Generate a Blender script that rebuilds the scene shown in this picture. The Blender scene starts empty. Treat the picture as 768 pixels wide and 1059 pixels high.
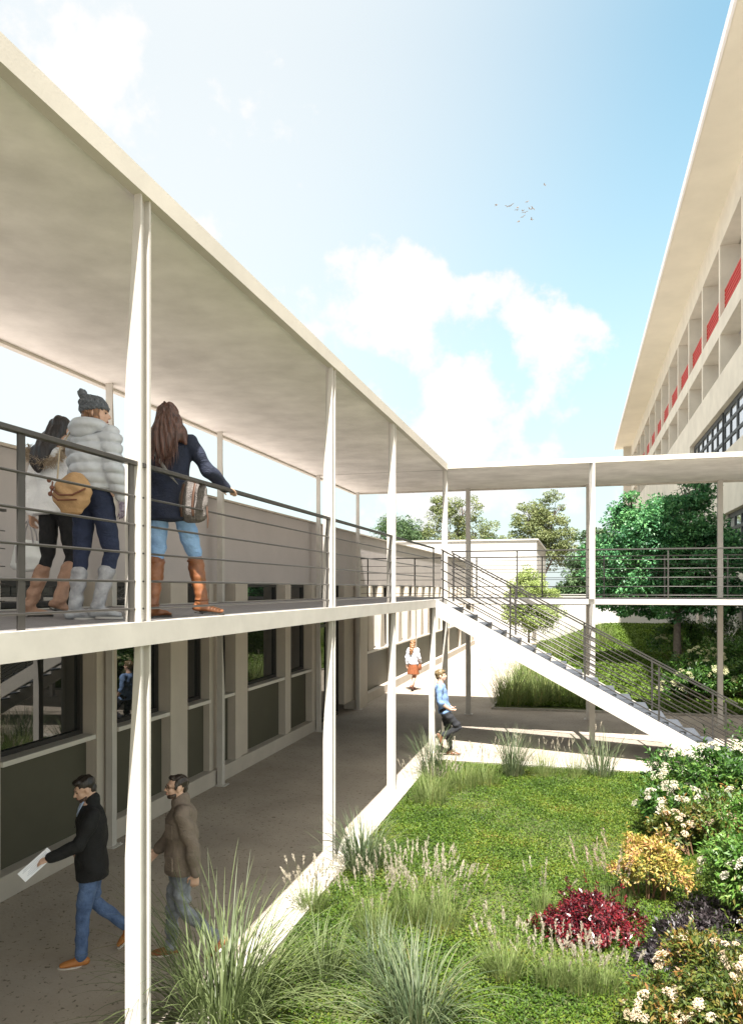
import bpy, bmesh, math, random
import numpy as np
from mathutils import Vector, Matrix, Euler
R = math.radians
rng = np.random.default_rng(7)
random.seed(5)
scene = bpy.context.scene
col = scene.collection
EYE = 3.45
DECK = 3.21
ROOF_TOP = 6.32

# ------------------------------------------------------------------ helpers
def tag(o, label=None, cat=None, group=None, kind=None):
    if label: o['label'] = label
    if cat: o['category'] = cat
    if group: o['group'] = group
    if kind: o['kind'] = kind
    return o

def empty(name, loc=(0, 0, 0), rz=0.0):
    o = bpy.data.objects.new(name, None)
    col.objects.link(o)
    o.location = loc
    o.rotation_euler = (0, 0, rz)
    o.empty_display_size = 0.2
    return o

def link_mesh(name, me, mat, parent=None):
    o = bpy.data.objects.new(name, me)
    col.objects.link(o)
    if mat is not None and len(me.materials) == 0:
        me.materials.append(mat)
    if parent is not None:
        o.parent = parent
    return o

class MB:
    """collects boxes, prisms and tubes into one mesh"""
    def __init__(s):
        s.bm = bmesh.new()
    def box(s, x0, x1, y0, y1, z0, z1):
        v = [s.bm.verts.new(p) for p in ((x0,y0,z0),(x1,y0,z0),(x1,y1,z0),(x0,y1,z0),(x0,y0,z1),(x1,y0,z1),(x1,y1,z1),(x0,y1,z1))]
        for f in ((0,3,2,1),(4,5,6,7),(0,1,5,4),(1,2,6,5),(2,3,7,6),(3,0,4,7)):
            s.bm.faces.new([v[i] for i in f])
        return s
    def prism(s, pts, off):
        """polygon pts (3d) extruded by the vector off"""
        a = [s.bm.verts.new(p) for p in pts]
        b = [s.bm.verts.new(Vector(p) + Vector(off)) for p in pts]
        n = len(a)
        s.bm.faces.new(a); s.bm.faces.new(b[::-1])
        for i in range(n):
            j = (i + 1) % n
            s.bm.faces.new([a[j], a[i], b[i], b[j]])
        return s
    def loft(s, rings, cap=True):
        vs = [[s.bm.verts.new(p) for p in r] for r in rings]
        n = len(vs[0])
        for k in range(len(vs) - 1):
            for i in range(n):
                j = (i + 1) % n
                s.bm.faces.new([vs[k][i], vs[k][j], vs[k+1][j], vs[k+1][i]])
        if cap:
            s.bm.faces.new(vs[0][::-1]); s.bm.faces.new(vs[-1])
        return s
    def tube(s, pts, radii, n=10, side=None, round_ends=True):
        pts = [Vector(p) for p in pts]
        if not hasattr(radii, '__len__'): radii = [radii] * len(pts)
        rr = [(r, r) if not hasattr(r, '__len__') else r for r in radii]
        tans = []
        for i in range(len(pts)):
            a = pts[max(i - 1, 0)]; b = pts[min(i + 1, len(pts) - 1)]
            tans.append((b - a).normalized())
        P, T, RR = list(pts), list(tans), list(rr)
        if round_ends:
            for k, (f, q) in enumerate(((.55, .83), (.88, .45))):
                m0 = min(rr[0]); m1 = min(rr[-1])
                P.insert(0, pts[0] - tans[0] * m0 * f); T.insert(0, tans[0]); RR.insert(0, (rr[0][0] * q, rr[0][1] * q))
                P.append(pts[-1] + tans[-1] * m1 * f); T.append(tans[-1]); RR.append((rr[-1][0] * q, rr[-1][1] * q))
        rings = []
        up = Vector(side) if side is not None else (Vector((1, 0, 0)) if abs(tans[0].x) < .9 else Vector((0, 1, 0)))
        for p, t, r in zip(P, T, RR):
            u = up - t * up.dot(t)
            if u.length < 1e-4: u = Vector((0, 1, 0)) - t * t.y
            u.normalize(); up = u if side is None else up
            w = t.cross(u)
            rings.append([p + u * (math.cos(2 * math.pi * i / n) * r[0]) + w * (math.sin(2 * math.pi * i / n) * r[1]) for i in range(n)])
        return s.loft(rings)
    def ell(s, c, r, rot=(0, 0, 0), n=14):
        if not hasattr(r, '__len__'): r = (r, r, r)
        M = Matrix.Translation(c) @ Euler(rot).to_matrix().to_4x4() @ Matrix.Diagonal((r[0], r[1], r[2], 1))
        bmesh.ops.create_uvsphere(s.bm, u_segments=n, v_segments=max(6, n * 2 // 3), radius=1, matrix=M)
        return s
    def xf(s, M):
        bmesh.ops.transform(s.bm, matrix=M, verts=s.bm.verts); return s
    def bevel(s, w, seg=1):
        bmesh.ops.bevel(s.bm, geom=s.bm.edges[:], offset=w, segments=seg, affect='EDGES', profile=.5); return s
    def build(s, name, mat, parent=None, smooth=False, recalc=True):
        if recalc: bmesh.ops.recalc_face_normals(s.bm, faces=s.bm.faces[:])
        me = bpy.data.meshes.new(name)
        s.bm.to_mesh(me); s.bm.free()
        if smooth: me.polygons.foreach_set('use_smooth', [True] * len(me.polygons))
        return link_mesh(name, me, mat, parent)

def box(name, mat, parent, x0, x1, y0, y1, z0, z1, bev=0.0):
    m = MB().box(min(x0,x1), max(x0,x1), min(y0,y1), max(y0,y1), min(z0,z1), max(z0,z1))
    if bev: m.bevel(bev)
    return m.build(name, mat, parent)

def quads(name, V, nper, mat, parent=None, smooth=False, idx=None):
    """fast mesh: V (n, nper, 3) polygons, or idx faces of 4"""
    V = np.asarray(V, dtype=np.float32)
    me = bpy.data.meshes.new(name)
    if idx is None:
        n = V.shape[0]
        me.vertices.add(n * nper); me.vertices.foreach_set('co', V.reshape(-1))
        F = np.arange(n * nper, dtype=np.int32)
        me.loops.add(n * nper); me.loops.foreach_set('vertex_index', F)
        me.polygons.add(n)
        me.polygons.foreach_set('loop_start', np.arange(0, n * nper, nper, dtype=np.int32))
    else:
        vv = V.reshape(-1, 3)
        me.vertices.add(len(vv)); me.vertices.foreach_set('co', vv.reshape(-1))
        F = np.asarray(idx, dtype=np.int32)
        me.loops.add(F.size); me.loops.foreach_set('vertex_index', F.reshape(-1))
        me.polygons.add(F.shape[0])
        me.polygons.foreach_set('loop_start', np.arange(0, F.size, F.shape[1], dtype=np.int32))
    me.update(calc_edges=True); me.validate()
    if smooth: me.polygons.foreach_set('use_smooth', [True] * len(me.polygons))
    return link_mesh(name, me, mat, parent)

def norm(a):
    return a / np.maximum(np.linalg.norm(a, axis=-1, keepdims=True), 1e-9)

def leaf_arr(C, D, N, L, W, fold=.25):
    """diamond leaves, folded along the midrib. C base, D direction, N normal"""
    D = norm(D); S = norm(np.cross(D, N)); N2 = np.cross(S, D)
    L = L[:, None]; W = W[:, None]
    a = C; b = C + D * L * .45 + S * W * .5 + N2 * W * fold; c = C + D * L - N2 * L * .12; d = C + D * L * .45 - S * W * .5 + N2 * W * fold
    m = C + D * L * .5
    return np.stack([a, b, c, d], 1)

def blades(base, az, lean, L, W, droop, seg=6):
    """ribbon grass blades -> verts, faces"""
    n = len(L); t = np.linspace(0, 1, seg + 1)
    h = np.stack([np.cos(az), np.sin(az), np.zeros(n)], 1)
    sd = np.stack([-np.sin(az), np.cos(az), np.zeros(n)], 1)
    ang = lean[:, None] + droop[:, None] * (t[None] ** 1.6)
    ds = (L / seg)[:, None]
    dx = np.sin(ang) * ds; dz = np.cos(ang) * ds
    x = np.concatenate([np.zeros((n, 1)), np.cumsum(dx[:, :-1], 1)], 1)
    z = np.concatenate([np.zeros((n, 1)), np.cumsum(dz[:, :-1], 1)], 1)
    P = base[:, None, :] + h[:, None, :] * x[..., None] + np.array([0, 0, 1.])[None, None] * z[..., None]
    w = W[:, None] * (1 - t[None] ** 2.2) * .5 + .0004
    A = P - sd[:, None] * w[..., None]; B = P + sd[:, None] * w[..., None]
    V = np.stack([A, B], 2).reshape(n, -1, 3)
    k = 2 * (seg + 1)
    f = []
    for i in range(seg):
        f.append([2*i, 2*i+1, 2*i+3, 2*i+2])
    f = np.array(f)
    F = (np.arange(n)[:, None, None] * k + f[None]).reshape(-1, 4)
    return V.reshape(-1, 3), F, P[:, -1], P[:, -1] - P[:, -2]

# ------------------------------------------------------------------ materials
def nodes(name):
    m = bpy.data.materials.new(name); m.use_nodes = True
    nt = m.node_tree
    return m, nt, nt.nodes['Principled BSDF']

def mat(name, base, rough=.6, metal=0.0, var=0.0, scale=3.0, bump=0.0, bscale=60.0, speck=None, spec=.5, dark=None, coord='Object', detail=6.0, trans=0.0):
    """principled with optional blotches (var), speckles and bump"""
    m, nt, b = nodes(name)
    b.inputs['Roughness'].default_value = rough
    b.inputs['Metallic'].default_value = metal
    b.inputs['Specular IOR Level'].default_value = spec
    if trans: b.inputs['Transmission Weight'].default_value = trans
    base = tuple(base) + (1,)
    b.inputs['Base Color'].default_value = base
    tc = nt.nodes.new('ShaderNodeTexCoord'); out = None
    cur = None
    if var or dark:
        n = nt.nodes.new('ShaderNodeTexNoise'); n.inputs['Scale'].default_value = scale; n.inputs['Detail'].default_value = detail; n.inputs['Roughness'].default_value = .62
        nt.links.new(tc.outputs[coord], n.inputs['Vector'])
        r = nt.nodes.new('ShaderNodeValToRGB')
        r.color_ramp.elements[0].position = .32; r.color_ramp.elements[1].position = .68
        d = dark if dark else tuple(c * (1 - var) for c in base[:3])
        r.color_ramp.elements[0].color = tuple(d) + (1,)
        r.color_ramp.elements[1].color = tuple(min(1, c * (1 + var * .5)) for c in base[:3]) + (1,)
        nt.links.new(n.outputs['Fac'], r.inputs['Fac']); cur = r.outputs['Color']
    if speck:
        v = nt.nodes.new('ShaderNodeTexNoise'); v.inputs['Scale'].default_value = speck[0]; v.inputs['Detail'].default_value = 3.0; v.inputs['Roughness'].default_value = .7
        nt.links.new(tc.outputs[coord], v.inputs['Vector'])
        rr = nt.nodes.new('ShaderNodeMapRange'); rr.inputs['From Min'].default_value = speck[1]; rr.inputs['From Max'].default_value = speck[1] + .05
        nt.links.new(v.outputs['Fac'], rr.inputs['Value'])
        mx = nt.nodes.new('ShaderNodeMixRGB'); mx.inputs['Color2'].default_value = tuple(speck[2]) + (1,)
        if cur is None: mx.inputs['Color1'].default_value = base
        else: nt.links.new(cur, mx.inputs['Color1'])
        nt.links.new(rr.outputs['Result'], mx.inputs['Fac']); cur = mx.outputs['Color']
    if cur is not None: nt.links.new(cur, b.inputs['Base Color'])
    if bump:
        n = nt.nodes.new('ShaderNodeTexNoise'); n.inputs['Scale'].default_value = bscale; n.inputs['Detail'].default_value = 5.0
        nt.links.new(tc.outputs[coord], n.inputs['Vector'])
        bp = nt.nodes.new('ShaderNodeBump'); bp.inputs['Strength'].default_value = bump; bp.inputs['Distance'].default_value = .02
        nt.links.new(n.outputs['Fac'], bp.inputs['Height']); nt.links.new(bp.outputs['Normal'], b.inputs['Normal'])
    return m

def leafmat(name, cols, rough=.5, scale=1.2, translucent=.3, spec=.4, pos=None):
    """each leaf its own tone (random per island) plus clump-sized variation in leaf age"""
    m, nt, b = nodes(name)
    g = nt.nodes.new('ShaderNodeNewGeometry')
    r = nt.nodes.new('ShaderNodeValToRGB'); r.color_ramp.interpolation = 'LINEAR'
    while len(r.color_ramp.elements) < len(cols): r.color_ramp.elements.new(.5)
    for i, c in enumerate(cols):
        r.color_ramp.elements[i].position = i / (len(cols) - 1) if pos is None else pos[i]
        r.color_ramp.elements[i].color = tuple(c) + (1,)
    tc = nt.nodes.new('ShaderNodeTexCoord')
    n = nt.nodes.new('ShaderNodeTexNoise'); n.inputs['Scale'].default_value = scale; n.inputs['Detail'].default_value = 3
    nt.links.new(tc.outputs['Object'], n.inputs['Vector'])
    mr = nt.nodes.new('ShaderNodeMapRange'); mr.inputs['From Min'].default_value = .3; mr.inputs['From Max'].default_value = .7
    nt.links.new(n.outputs['Fac'], mr.inputs['Value'])
    ad = nt.nodes.new('ShaderNodeMath'); ad.operation = 'ADD'
    m1 = nt.nodes.new('ShaderNodeMath'); m1.operation = 'MULTIPLY'; m1.inputs[1].default_value = .55
    m2 = nt.nodes.new('ShaderNodeMath'); m2.operation = 'MULTIPLY'; m2.inputs[1].default_value = .45
    nt.links.new(g.outputs['Random Per Island'], m1.inputs[0]); nt.links.new(mr.outputs['Result'], m2.inputs[0])
    nt.links.new(m1.outputs[0], ad.inputs[0]); nt.links.new(m2.outputs[0], ad.inputs[1])
    nt.links.new(ad.outputs[0], r.inputs['Fac'])
    nt.links.new(r.outputs['Color'], b.inputs['Base Color'])
    b.inputs['Roughness'].default_value = rough; b.inputs['Specular IOR Level'].default_value = spec
    if translucent:
        t = nt.nodes.new('ShaderNodeBsdfTranslucent'); nt.links.new(r.outputs['Color'], t.inputs['Color'])
        mx = nt.nodes.new('ShaderNodeMixShader'); mx.inputs['Fac'].default_value = translucent
        nt.links.new(b.outputs[0], mx.inputs[1]); nt.links.new(t.outputs[0], mx.inputs[2])
        nt.links.new(mx.outputs[0], nt.nodes['Material Output'].inputs['Surface'])
    return m

M = {}
M['white_steel'] = mat('painted steel', (.50, .47, .43), .45, var=.10, scale=3, bump=.03, bscale=30)
M['cream'] = mat('cream painted edge', (.54, .50, .44), .6, var=.08, scale=2, bump=.05)
M['soffit'] = mat('cast concrete soffit', (.95, .91, .88), .85, dark=(.70, .665, .635), scale=1.3, bump=.12, bscale=9, detail=9)
M['rail'] = mat('railing steel', (.075, .07, .066), .38, metal=.6, var=.1, scale=8)
M['deck'] = mat('deck grating', (.21, .195, .20), .75, var=.18, scale=5, bump=.3, bscale=90)
M['parapet'] = mat('rendered parapet', (.46, .42, .405), .9, var=.06, scale=1.3, bump=.15, bscale=40)
M['post'] = mat('facade frame', (.50, .44, .37), .6, var=.06, scale=2.5, bump=.05)
M['plinth'] = mat('concrete plinth', (.46, .41, .35), .8, var=.1, scale=2, bump=.1)
M['panel'] = mat('olive cladding panel', (.068, .064, .042), .55, var=.12, scale=1.6, bump=.04)
M['glass'] = mat('window glass', (.012, .014, .014), .015, spec=1.0)
M['dark_frame'] = mat('dark window frame', (.03, .028, .026), .4)
M['black_frame'] = mat('black window frame', (.012, .012, .014), .5)
M['rbuild'] = mat('beige render', (.57, .53, .46), .9, var=.12, scale=.7, bump=.1, bscale=8)
M['reveal'] = mat('grey violet loggia wall', (.52, .50, .52), .9, var=.05, scale=.5)
M['eave'] = mat('eave soffit', (.66, .63, .54), .9, var=.08, scale=.35, bump=.1, bscale=6)
M['eave_edge'] = mat('eave edge', (.78, .78, .80), .6)
M['red'] = mat('red railing', (.44, .022, .012), .55)
M['bwhite'] = mat('white render', (.55, .53, .50), .9, var=.05, scale=.3)
M['paving'] = mat('paving', (.40, .35, .29), .88, dark=(.29, .25, .205), scale=.8, bump=.35, bscale=35, speck=(16, .60, (.13, .11, .085)), coord='Object', detail=8)
M['kerb'] = mat('kerb concrete', (.45, .42, .365), .85, dark=(.30, .275, .235), scale=9, bump=.3, bscale=60)
M['soil'] = mat('lawn soil', (.07, .085, .022), .95, dark=(.06, .075, .022), scale=2.2, bump=.6, bscale=40)
M['mulch'] = mat('dark planting soil', (.055, .045, .04), .95, dark=(.03, .025, .024), scale=9, bump=.8, bscale=60)
M['bark'] = mat('bark', (.17, .14, .12), .9, var=.4, scale=8, bump=.6, bscale=30)
M['sill'] = mat('pale sill', (.62, .58, .52), .6, var=.05)
M['tread'] = mat('steel stair tread', (.06, .068, .082), .7, metal=.0, var=.1, scale=6)
M['joint'] = mat('dark joint', (.20, .18, .16), .9)

# tile joints for the deck: a fine grid in the deck's own material
def deck_grid():
    nt = M['deck'].node_tree; b = nt.nodes['Principled BSDF']
    tc = nt.nodes.new('ShaderNodeTexCoord')
    br = nt.nodes.new('ShaderNodeTexBrick'); br.offset = 0; br.inputs['Scale'].default_value = 1.0
    br.inputs['Brick Width'].default_value = .12; br.inputs['Row Height'].default_value = .12; br.inputs['Mortar Size'].default_value = .006
    br.inputs['Color1'].default_value = (.215, .20, .205, 1); br.inputs['Color2'].default_value = (.185, .175, .18, 1); br.inputs['Mortar'].default_value = (.09, .085, .085, 1)
    nt.links.new(tc.outputs['Object'], br.inputs['Vector']); nt.links.new(br.outputs['Color'], b.inputs['Base Color'])
deck_grid()

# ------------------------------------------------------------------ camera, light, sky
def setup():
    cam = bpy.data.cameras.new('camera'); co = bpy.data.objects.new('camera', cam); col.objects.link(co)
    cam.sensor_fit = 'HORIZONTAL'; cam.sensor_width = 36; cam.lens = 784 / 768 * 36
    cam.shift_y = 79.5 / 768; cam.clip_start = .1; cam.clip_end = 3000
    co.location = (0, 0, EYE); co.rotation_euler = (R(90), 0, math.atan(212 / 784))
    scene.camera = co
    d = Vector((-.115, .516, -1)).normalized()
    s = bpy.data.lights.new('sun', 'SUN'); s.energy = SUN; s.angle = R(.6); s.color = (1, .955, .89)
    so = bpy.data.objects.new('sun', s); col.objects.link(so); so.rotation_euler = d.to_track_quat('-Z', 'Y').to_euler()
    so.location = (5, -15, 30)
    w = bpy.data.worlds.new('World'); scene.world = w; w.use_nodes = True
    nt = w.node_tree; bg = nt.nodes['Background']; L = nt.links
    sky = nt.nodes.new('ShaderNodeTexSky'); sky.sky_type = 'NISHITA'; sky.sun_disc = False
    sky.sun_elevation = math.asin(-d.z); sky.sun_rotation = math.atan2(-d.x, -d.y)
    sky.air_density = 1.0; sky.dust_density = 1.6; sky.ozone_density = 2.0
    def N(t, **k):
        n = nt.nodes.new(t)
        for a, v in k.items(): setattr(n, a, v)
        return n
    tc = N('ShaderNodeTexCoord')
    nrm = N('ShaderNodeVectorMath', operation='NORMALIZE'); L.new(tc.outputs['Generated'], nrm.inputs[0])
    dirv = nrm.outputs['Vector']
    a = math.atan(212 / 784); F = Vector((-math.sin(a), math.cos(a), 0)); Rt = Vector((math.cos(a), math.sin(a), 0))
    def pdir(x, y): return (F + Rt * ((x - 384) / 784) + Vector((0, 0, 1)) * ((609 - y) / 784)).normalized()
    def blob(x, y, r, amp):
        dp = N('ShaderNodeVectorMath', operation='DOT_PRODUCT'); L.new(dirv, dp.inputs[0]); dp.inputs[1].default_value = pdir(x, y)
        mr = N('ShaderNodeMapRange', interpolation_type='SMOOTHSTEP')
        mr.inputs['From Min'].default_value = math.cos(r * 1.5 / 784); mr.inputs['From Max'].default_value = math.cos(r * .3 / 784)
        mr.inputs['To Max'].default_value = amp
        L.new(dp.outputs['Value'], mr.inputs['Value']); return mr.outputs['Result']
    def fold(vals, op):
        cur = vals[0]
        for v in vals[1:]:
            ad = N('ShaderNodeMath', operation=op); L.new(cur, ad.inputs[0]); L.new(v, ad.inputs[1]); cur = ad.outputs[0]
        return cur
    big = fold([blob(*q) for q in ((395, 318, 62, .62), (345, 350, 60, .5), (530, 350, 62, .62), (575, 385, 55, .6), (610, 420, 40, .5), (480, 420, 80, .55), (400, 430, 70, .5),
                                  (165, 190, 62, .50), (215, 250, 52, .48), (130, 150, 50, .42), (-60, 250, 220, .45), (300, 560, 260, .35), (560, 480, 110, .42))], 'MAXIMUM')
    nz = N('ShaderNodeTexNoise'); nz.inputs['Scale'].default_value = 8.5; nz.inputs['Detail'].default_value = 9; nz.inputs['Roughness'].default_value = .58
    L.new(dirv, nz.inputs['Vector'])
    ad = N('ShaderNodeMath', operation='ADD'); L.new(big, ad.inputs[0])
    nm = N('ShaderNodeMath', operation='MULTIPLY_ADD'); nm.inputs[1].default_value = 2.6; nm.inputs[2].default_value = -.80; L.new(nz.outputs['Fac'], nm.inputs[0]); L.new(nm.outputs[0], ad.inputs[1])
    cm = N('ShaderNodeMapRange', interpolation_type='SMOOTHSTEP'); cm.inputs['From Min'].default_value = .88; cm.inputs['From Max'].default_value = 1.16; cm.inputs['To Max'].default_value = .97
    L.new(ad.outputs[0], cm.inputs['Value'])
    # whitish haze towards the horizon and the sunny left
    sp = N('ShaderNodeSeparateXYZ'); L.new(dirv, sp.inputs[0])
    hz = N('ShaderNodeMapRange', interpolation_type='SMOOTHSTEP'); hz.inputs['From Min'].default_value = .68; hz.inputs['From Max'].default_value = -.02
    hz.inputs['To Max'].default_value = .85
    L.new(sp.outputs['Z'], hz.inputs['Value'])
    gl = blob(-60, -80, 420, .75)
    tint = N('ShaderNodeMixRGB', blend_type='MULTIPLY'); tint.inputs['Fac'].default_value = 1; tint.inputs['Color2'].default_value = SKY_TINT
    L.new(sky.outputs['Color'], tint.inputs['Color1'])
    mh = N('ShaderNodeMixRGB'); L.new(hz.outputs['Result'], mh.inputs['Fac']); L.new(tint.outputs['Color'], mh.inputs['Color1']); mh.inputs['Color2'].default_value = HAZE
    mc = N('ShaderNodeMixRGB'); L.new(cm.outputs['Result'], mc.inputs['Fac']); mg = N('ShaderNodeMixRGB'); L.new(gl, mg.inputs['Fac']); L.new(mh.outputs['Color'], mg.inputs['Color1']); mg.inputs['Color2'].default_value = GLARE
    # warm sky glow round the sun behind the camera, added to lighten the shade
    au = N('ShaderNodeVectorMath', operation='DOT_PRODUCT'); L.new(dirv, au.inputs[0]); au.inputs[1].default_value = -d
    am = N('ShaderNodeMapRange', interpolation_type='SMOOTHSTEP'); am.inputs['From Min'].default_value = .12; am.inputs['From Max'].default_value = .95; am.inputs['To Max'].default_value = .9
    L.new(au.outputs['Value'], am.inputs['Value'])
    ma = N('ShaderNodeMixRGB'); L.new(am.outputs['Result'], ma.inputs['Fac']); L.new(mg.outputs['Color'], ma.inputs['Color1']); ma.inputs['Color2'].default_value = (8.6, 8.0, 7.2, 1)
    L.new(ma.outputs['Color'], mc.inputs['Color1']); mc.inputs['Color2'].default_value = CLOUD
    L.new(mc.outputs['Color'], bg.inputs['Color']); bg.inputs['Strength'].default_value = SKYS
    vs = scene.view_settings; vs.view_transform = 'Standard'; vs.look = 'None'; vs.exposure = EXPO; vs.gamma = 1
    scene.render.engine = 'CYCLES'
    scene.cycles.max_bounces = 8; scene.cycles.diffuse_bounces = 5; scene.cycles.glossy_bounces = 4; scene.cycles.transparent_max_bounces = 6
    scene.cycles.use_denoising = True; scene.cycles.sample_clamp_indirect = 6
SUN, SKYS, EXPO = 4.6, .071, 1.80
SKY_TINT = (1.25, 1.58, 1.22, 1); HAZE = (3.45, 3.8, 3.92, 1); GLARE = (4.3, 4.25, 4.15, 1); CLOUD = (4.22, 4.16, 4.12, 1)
setup()

# ------------------------------------------------------------------ ground
def sheet(name, m, pts, z, kind='structure', parent=None, thick=None):
    mb = MB()
    if thick: mb.prism([(x, y, z) for x, y in pts], (0, 0, -thick))
    else: mb.bm.faces.new([mb.bm.verts.new((x, y, z)) for x, y in pts])
    o = mb.build(name, m, parent)
    if kind: tag(o, kind=kind)
    return o
g = sheet('ground', M['paving'], [(-300, -150), (300, -150), (300, 600), (-300, 600)], 0.0)
tag(g, kind='structure')
XL = -2.74      # garden edge beside the kerb
sheet('lawn', M['soil'], [(XL, -8), (7.3, -8), (7.3, 14.85), (XL, 14.85)], 0.03, thick=.028)
def sm(t):
    t = np.clip(t, 0, 1); return t * t * (3 - 2 * t)
def bank(x, y):
    """height of the far lawn: a gentle grass bank rising away from the walkway"""
    return .03 + 1.25 * sm((np.asarray(y, float) - 22.6) / 32) * sm((np.asarray(x, float) + 2.3) / 4.5)
nx, ny = 24, 60
gx, gy = np.meshgrid(np.linspace(-2.3, 7.3, nx), np.linspace(0, 1, ny), indexing='ij')
y0_ = 21.9 + (gx + 2.3) / 9.6 * .45; gy = y0_ + (50.8 - y0_) * gy
vv = np.stack([gx, gy, bank(gx, gy)], -1).reshape(-1, 3)
ii = np.arange(nx * ny).reshape(nx, ny)
ff = np.stack([ii[:-1, :-1], ii[1:, :-1], ii[1:, 1:], ii[:-1, 1:]], -1).reshape(-1, 4)
tag(quads('lawn', vv, 4, M['soil'], idx=ff, smooth=True), kind='structure')
mb = MB()
mb.prism([(-3.05, -8, 0.002), (XL, -8, 0.002), (XL, 14.85, 0.002), (7.3, 14.85, 0.002), (7.3, 15.2, .002), (-3.05, 15.2, .002)], (0, 0, .058))
mb.bevel(.008); o = mb.build('kerb', M['kerb']); tag(o, kind='structure')
# thin steel edging of the far lawn
mb = MB(); mb.prism([(-2.36, 21.83, 0.001), (7.3, 22.28, .001), (7.3, 22.34, .001), (-2.3, 21.89, .001), (-2.3, 50.5, .001), (-2.36, 50.5, .001)], (0, 0, .06))
o = mb.build('lawn_edging', M['kerb']); tag(o, kind='structure')
# ------------------------------------------------------------------ columns
def column_mesh(name, parent, x, y, z0, z1, flip=1, mat_=None, w=.122, d=.13):
    """H-profile steel column whose front flange narrows towards the top of each storey"""
    mb = MB(); t = .022
    zm = z0 + (z1 - z0) * .52
    x0, x1 = x - w/2, x + w/2; y0, y1 = y - d/2, y + d/2
    xw = x1 - t * 1.3                           # web recess on the right side
    def ring(z, cut):
        a = x0 + cut
        return [(a, y0, z), (x1, y0, z), (x1, y0 + t, z), (xw - .012, y0 + t, z), (xw - .012, y1 - t, z), (x1, y1 - t, z), (x1, y1, z), (x0, y1, z), (x0, y1 - t, z)]
    rings = [ring(z0, .0), ring(zm, .0), ring(z1, w * .62)]
    mb.loft(rings)
    if flip < 0: mb.xf(Matrix.Translation((x, y, 0)) @ Matrix.Rotation(math.pi, 4, 'Z') @ Matrix.Translation((-x, -y, 0)))
    o = mb.build(name, mat_ or M['white_steel'], parent)
    if z0 < .01:
        bp = MB().box(x - .11, x + .11, y - .11, y + .11, .001, .014)
        for sx in (-1, 1):
            for sy in (-1, 1): bp.tube([(x + sx * .085, y + sy * .085, .014), (x + sx * .085, y + sy * .085, .030)], .010, 6, round_ends=False)
        bp.build('base_plate', M['white_steel'], o)
    return o

XO, XI = -2.945, -6.02           # column rows of the long arm
YN, YF = 17.38, 20.80           # column rows of the cross arm
ROOF_BOT = 6.20
walk = empty('elevated_walkway', (-4.5, 0, 0))
tag(walk, 'white steel covered walkway on slim columns, L-shaped, with concrete roof and grey deck', 'walkway')
W = lambda x: x + 4.5           # children are placed in the walkway's own space

def long_parts():
    # roof slabs (two arms butted), edge beams
    mb = MB(); mb.box(W(-6.12), W(-2.95), -9, 20.92, ROOF_BOT, ROOF_TOP - .02).box(W(-2.95), W(7.4), YN - .02, 20.92, ROOF_BOT, ROOF_TOP - .02)
    roof = mb.build('roof', M['soffit'], walk)
    mb = MB()
    # fascia: outer edge ring, 3 mm proud of the slab
    mb.box(W(-2.947), W(-2.86), -9, YN - .11, ROOF_BOT - .035, ROOF_TOP)
    mb.box(W(-2.947), W(7.4), YN - .107, YN - .023, ROOF_BOT + .012, ROOF_TOP)
    mb.box(W(-6.21), W(-6.123), -9, 21.01, ROOF_BOT - .035, ROOF_TOP)
    mb.box(W(-6.12), W(7.4), 20.923, 21.01, ROOF_BOT - .035, ROOF_TOP)
    mb.build('fascia', M['cream'], roof)
    MB().box(W(-6.11), W(-2.96), YN - .004, YN + .004, ROOF_BOT - .004, ROOF_BOT + .002).build('soffit_joint', M['joint'], roof)
    # deck
    mb = MB(); mb.box(W(-6.03), W(-3.0), -9, 20.9, DECK - .12, DECK).box(W(-3.0), W(7.4), YN + .07, 20.9, DECK - .12, DECK)
    deck = mb.build('deck', M['deck'], walk)
    mb = MB()
    mb.box(W(-2.997), W(-2.86), -9, YN + .06, DECK - .15, DECK + .012)
    mb.box(W(-2.857), W(7.4), YN - .03, YN + .067, DECK - .10, DECK + .012)
    mb.box(W(-6.12), W(-6.033), -9, 20.98, DECK - .15, DECK + .012)
    mb.box(W(-6.03), W(7.4), 20.903, 20.98, DECK - .10, DECK + .012)
    mb.build('edge_beam', M['white_steel'], deck)
    # columns, each from the ground to the deck and from the deck to the roof
    ys = (-8.0, -3.9, .45, 4.67, 8.9, 12.15)
    for y in ys + (YN,):
        column_mesh('column', walk, W(XO), y, 0, DECK - .152)
        column_mesh('column', walk, W(XO), y, DECK + .014, ROOF_BOT + .0)
    for y in ys + (YN, YF):
        column_mesh('column', walk, W(XI), y, 0, DECK - .152, -1, w=.10, d=.10)
        column_mesh('column', walk, W(XI), y, DECK + .014, ROOF_BOT, -1, w=.10, d=.10)
    for x in (-2.87, .30, 3.50, 6.75):
        column_mesh('column', walk, W(x), YF, 0, DECK - .102, -1)
        column_mesh('column', walk, W(x), YF, DECK + .014, ROOF_BOT, -1)
    for x in (.33, 3.60, 6.8):
        column_mesh('column', walk, W(x), YN - .04, 0, DECK - .102)
        column_mesh('column', walk, W(x), YN - .04, DECK + .014, ROOF_BOT + .01)
    column_mesh('column', walk, W(-2.94), 15.78, 0, DECK - .152)
long_parts()

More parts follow.
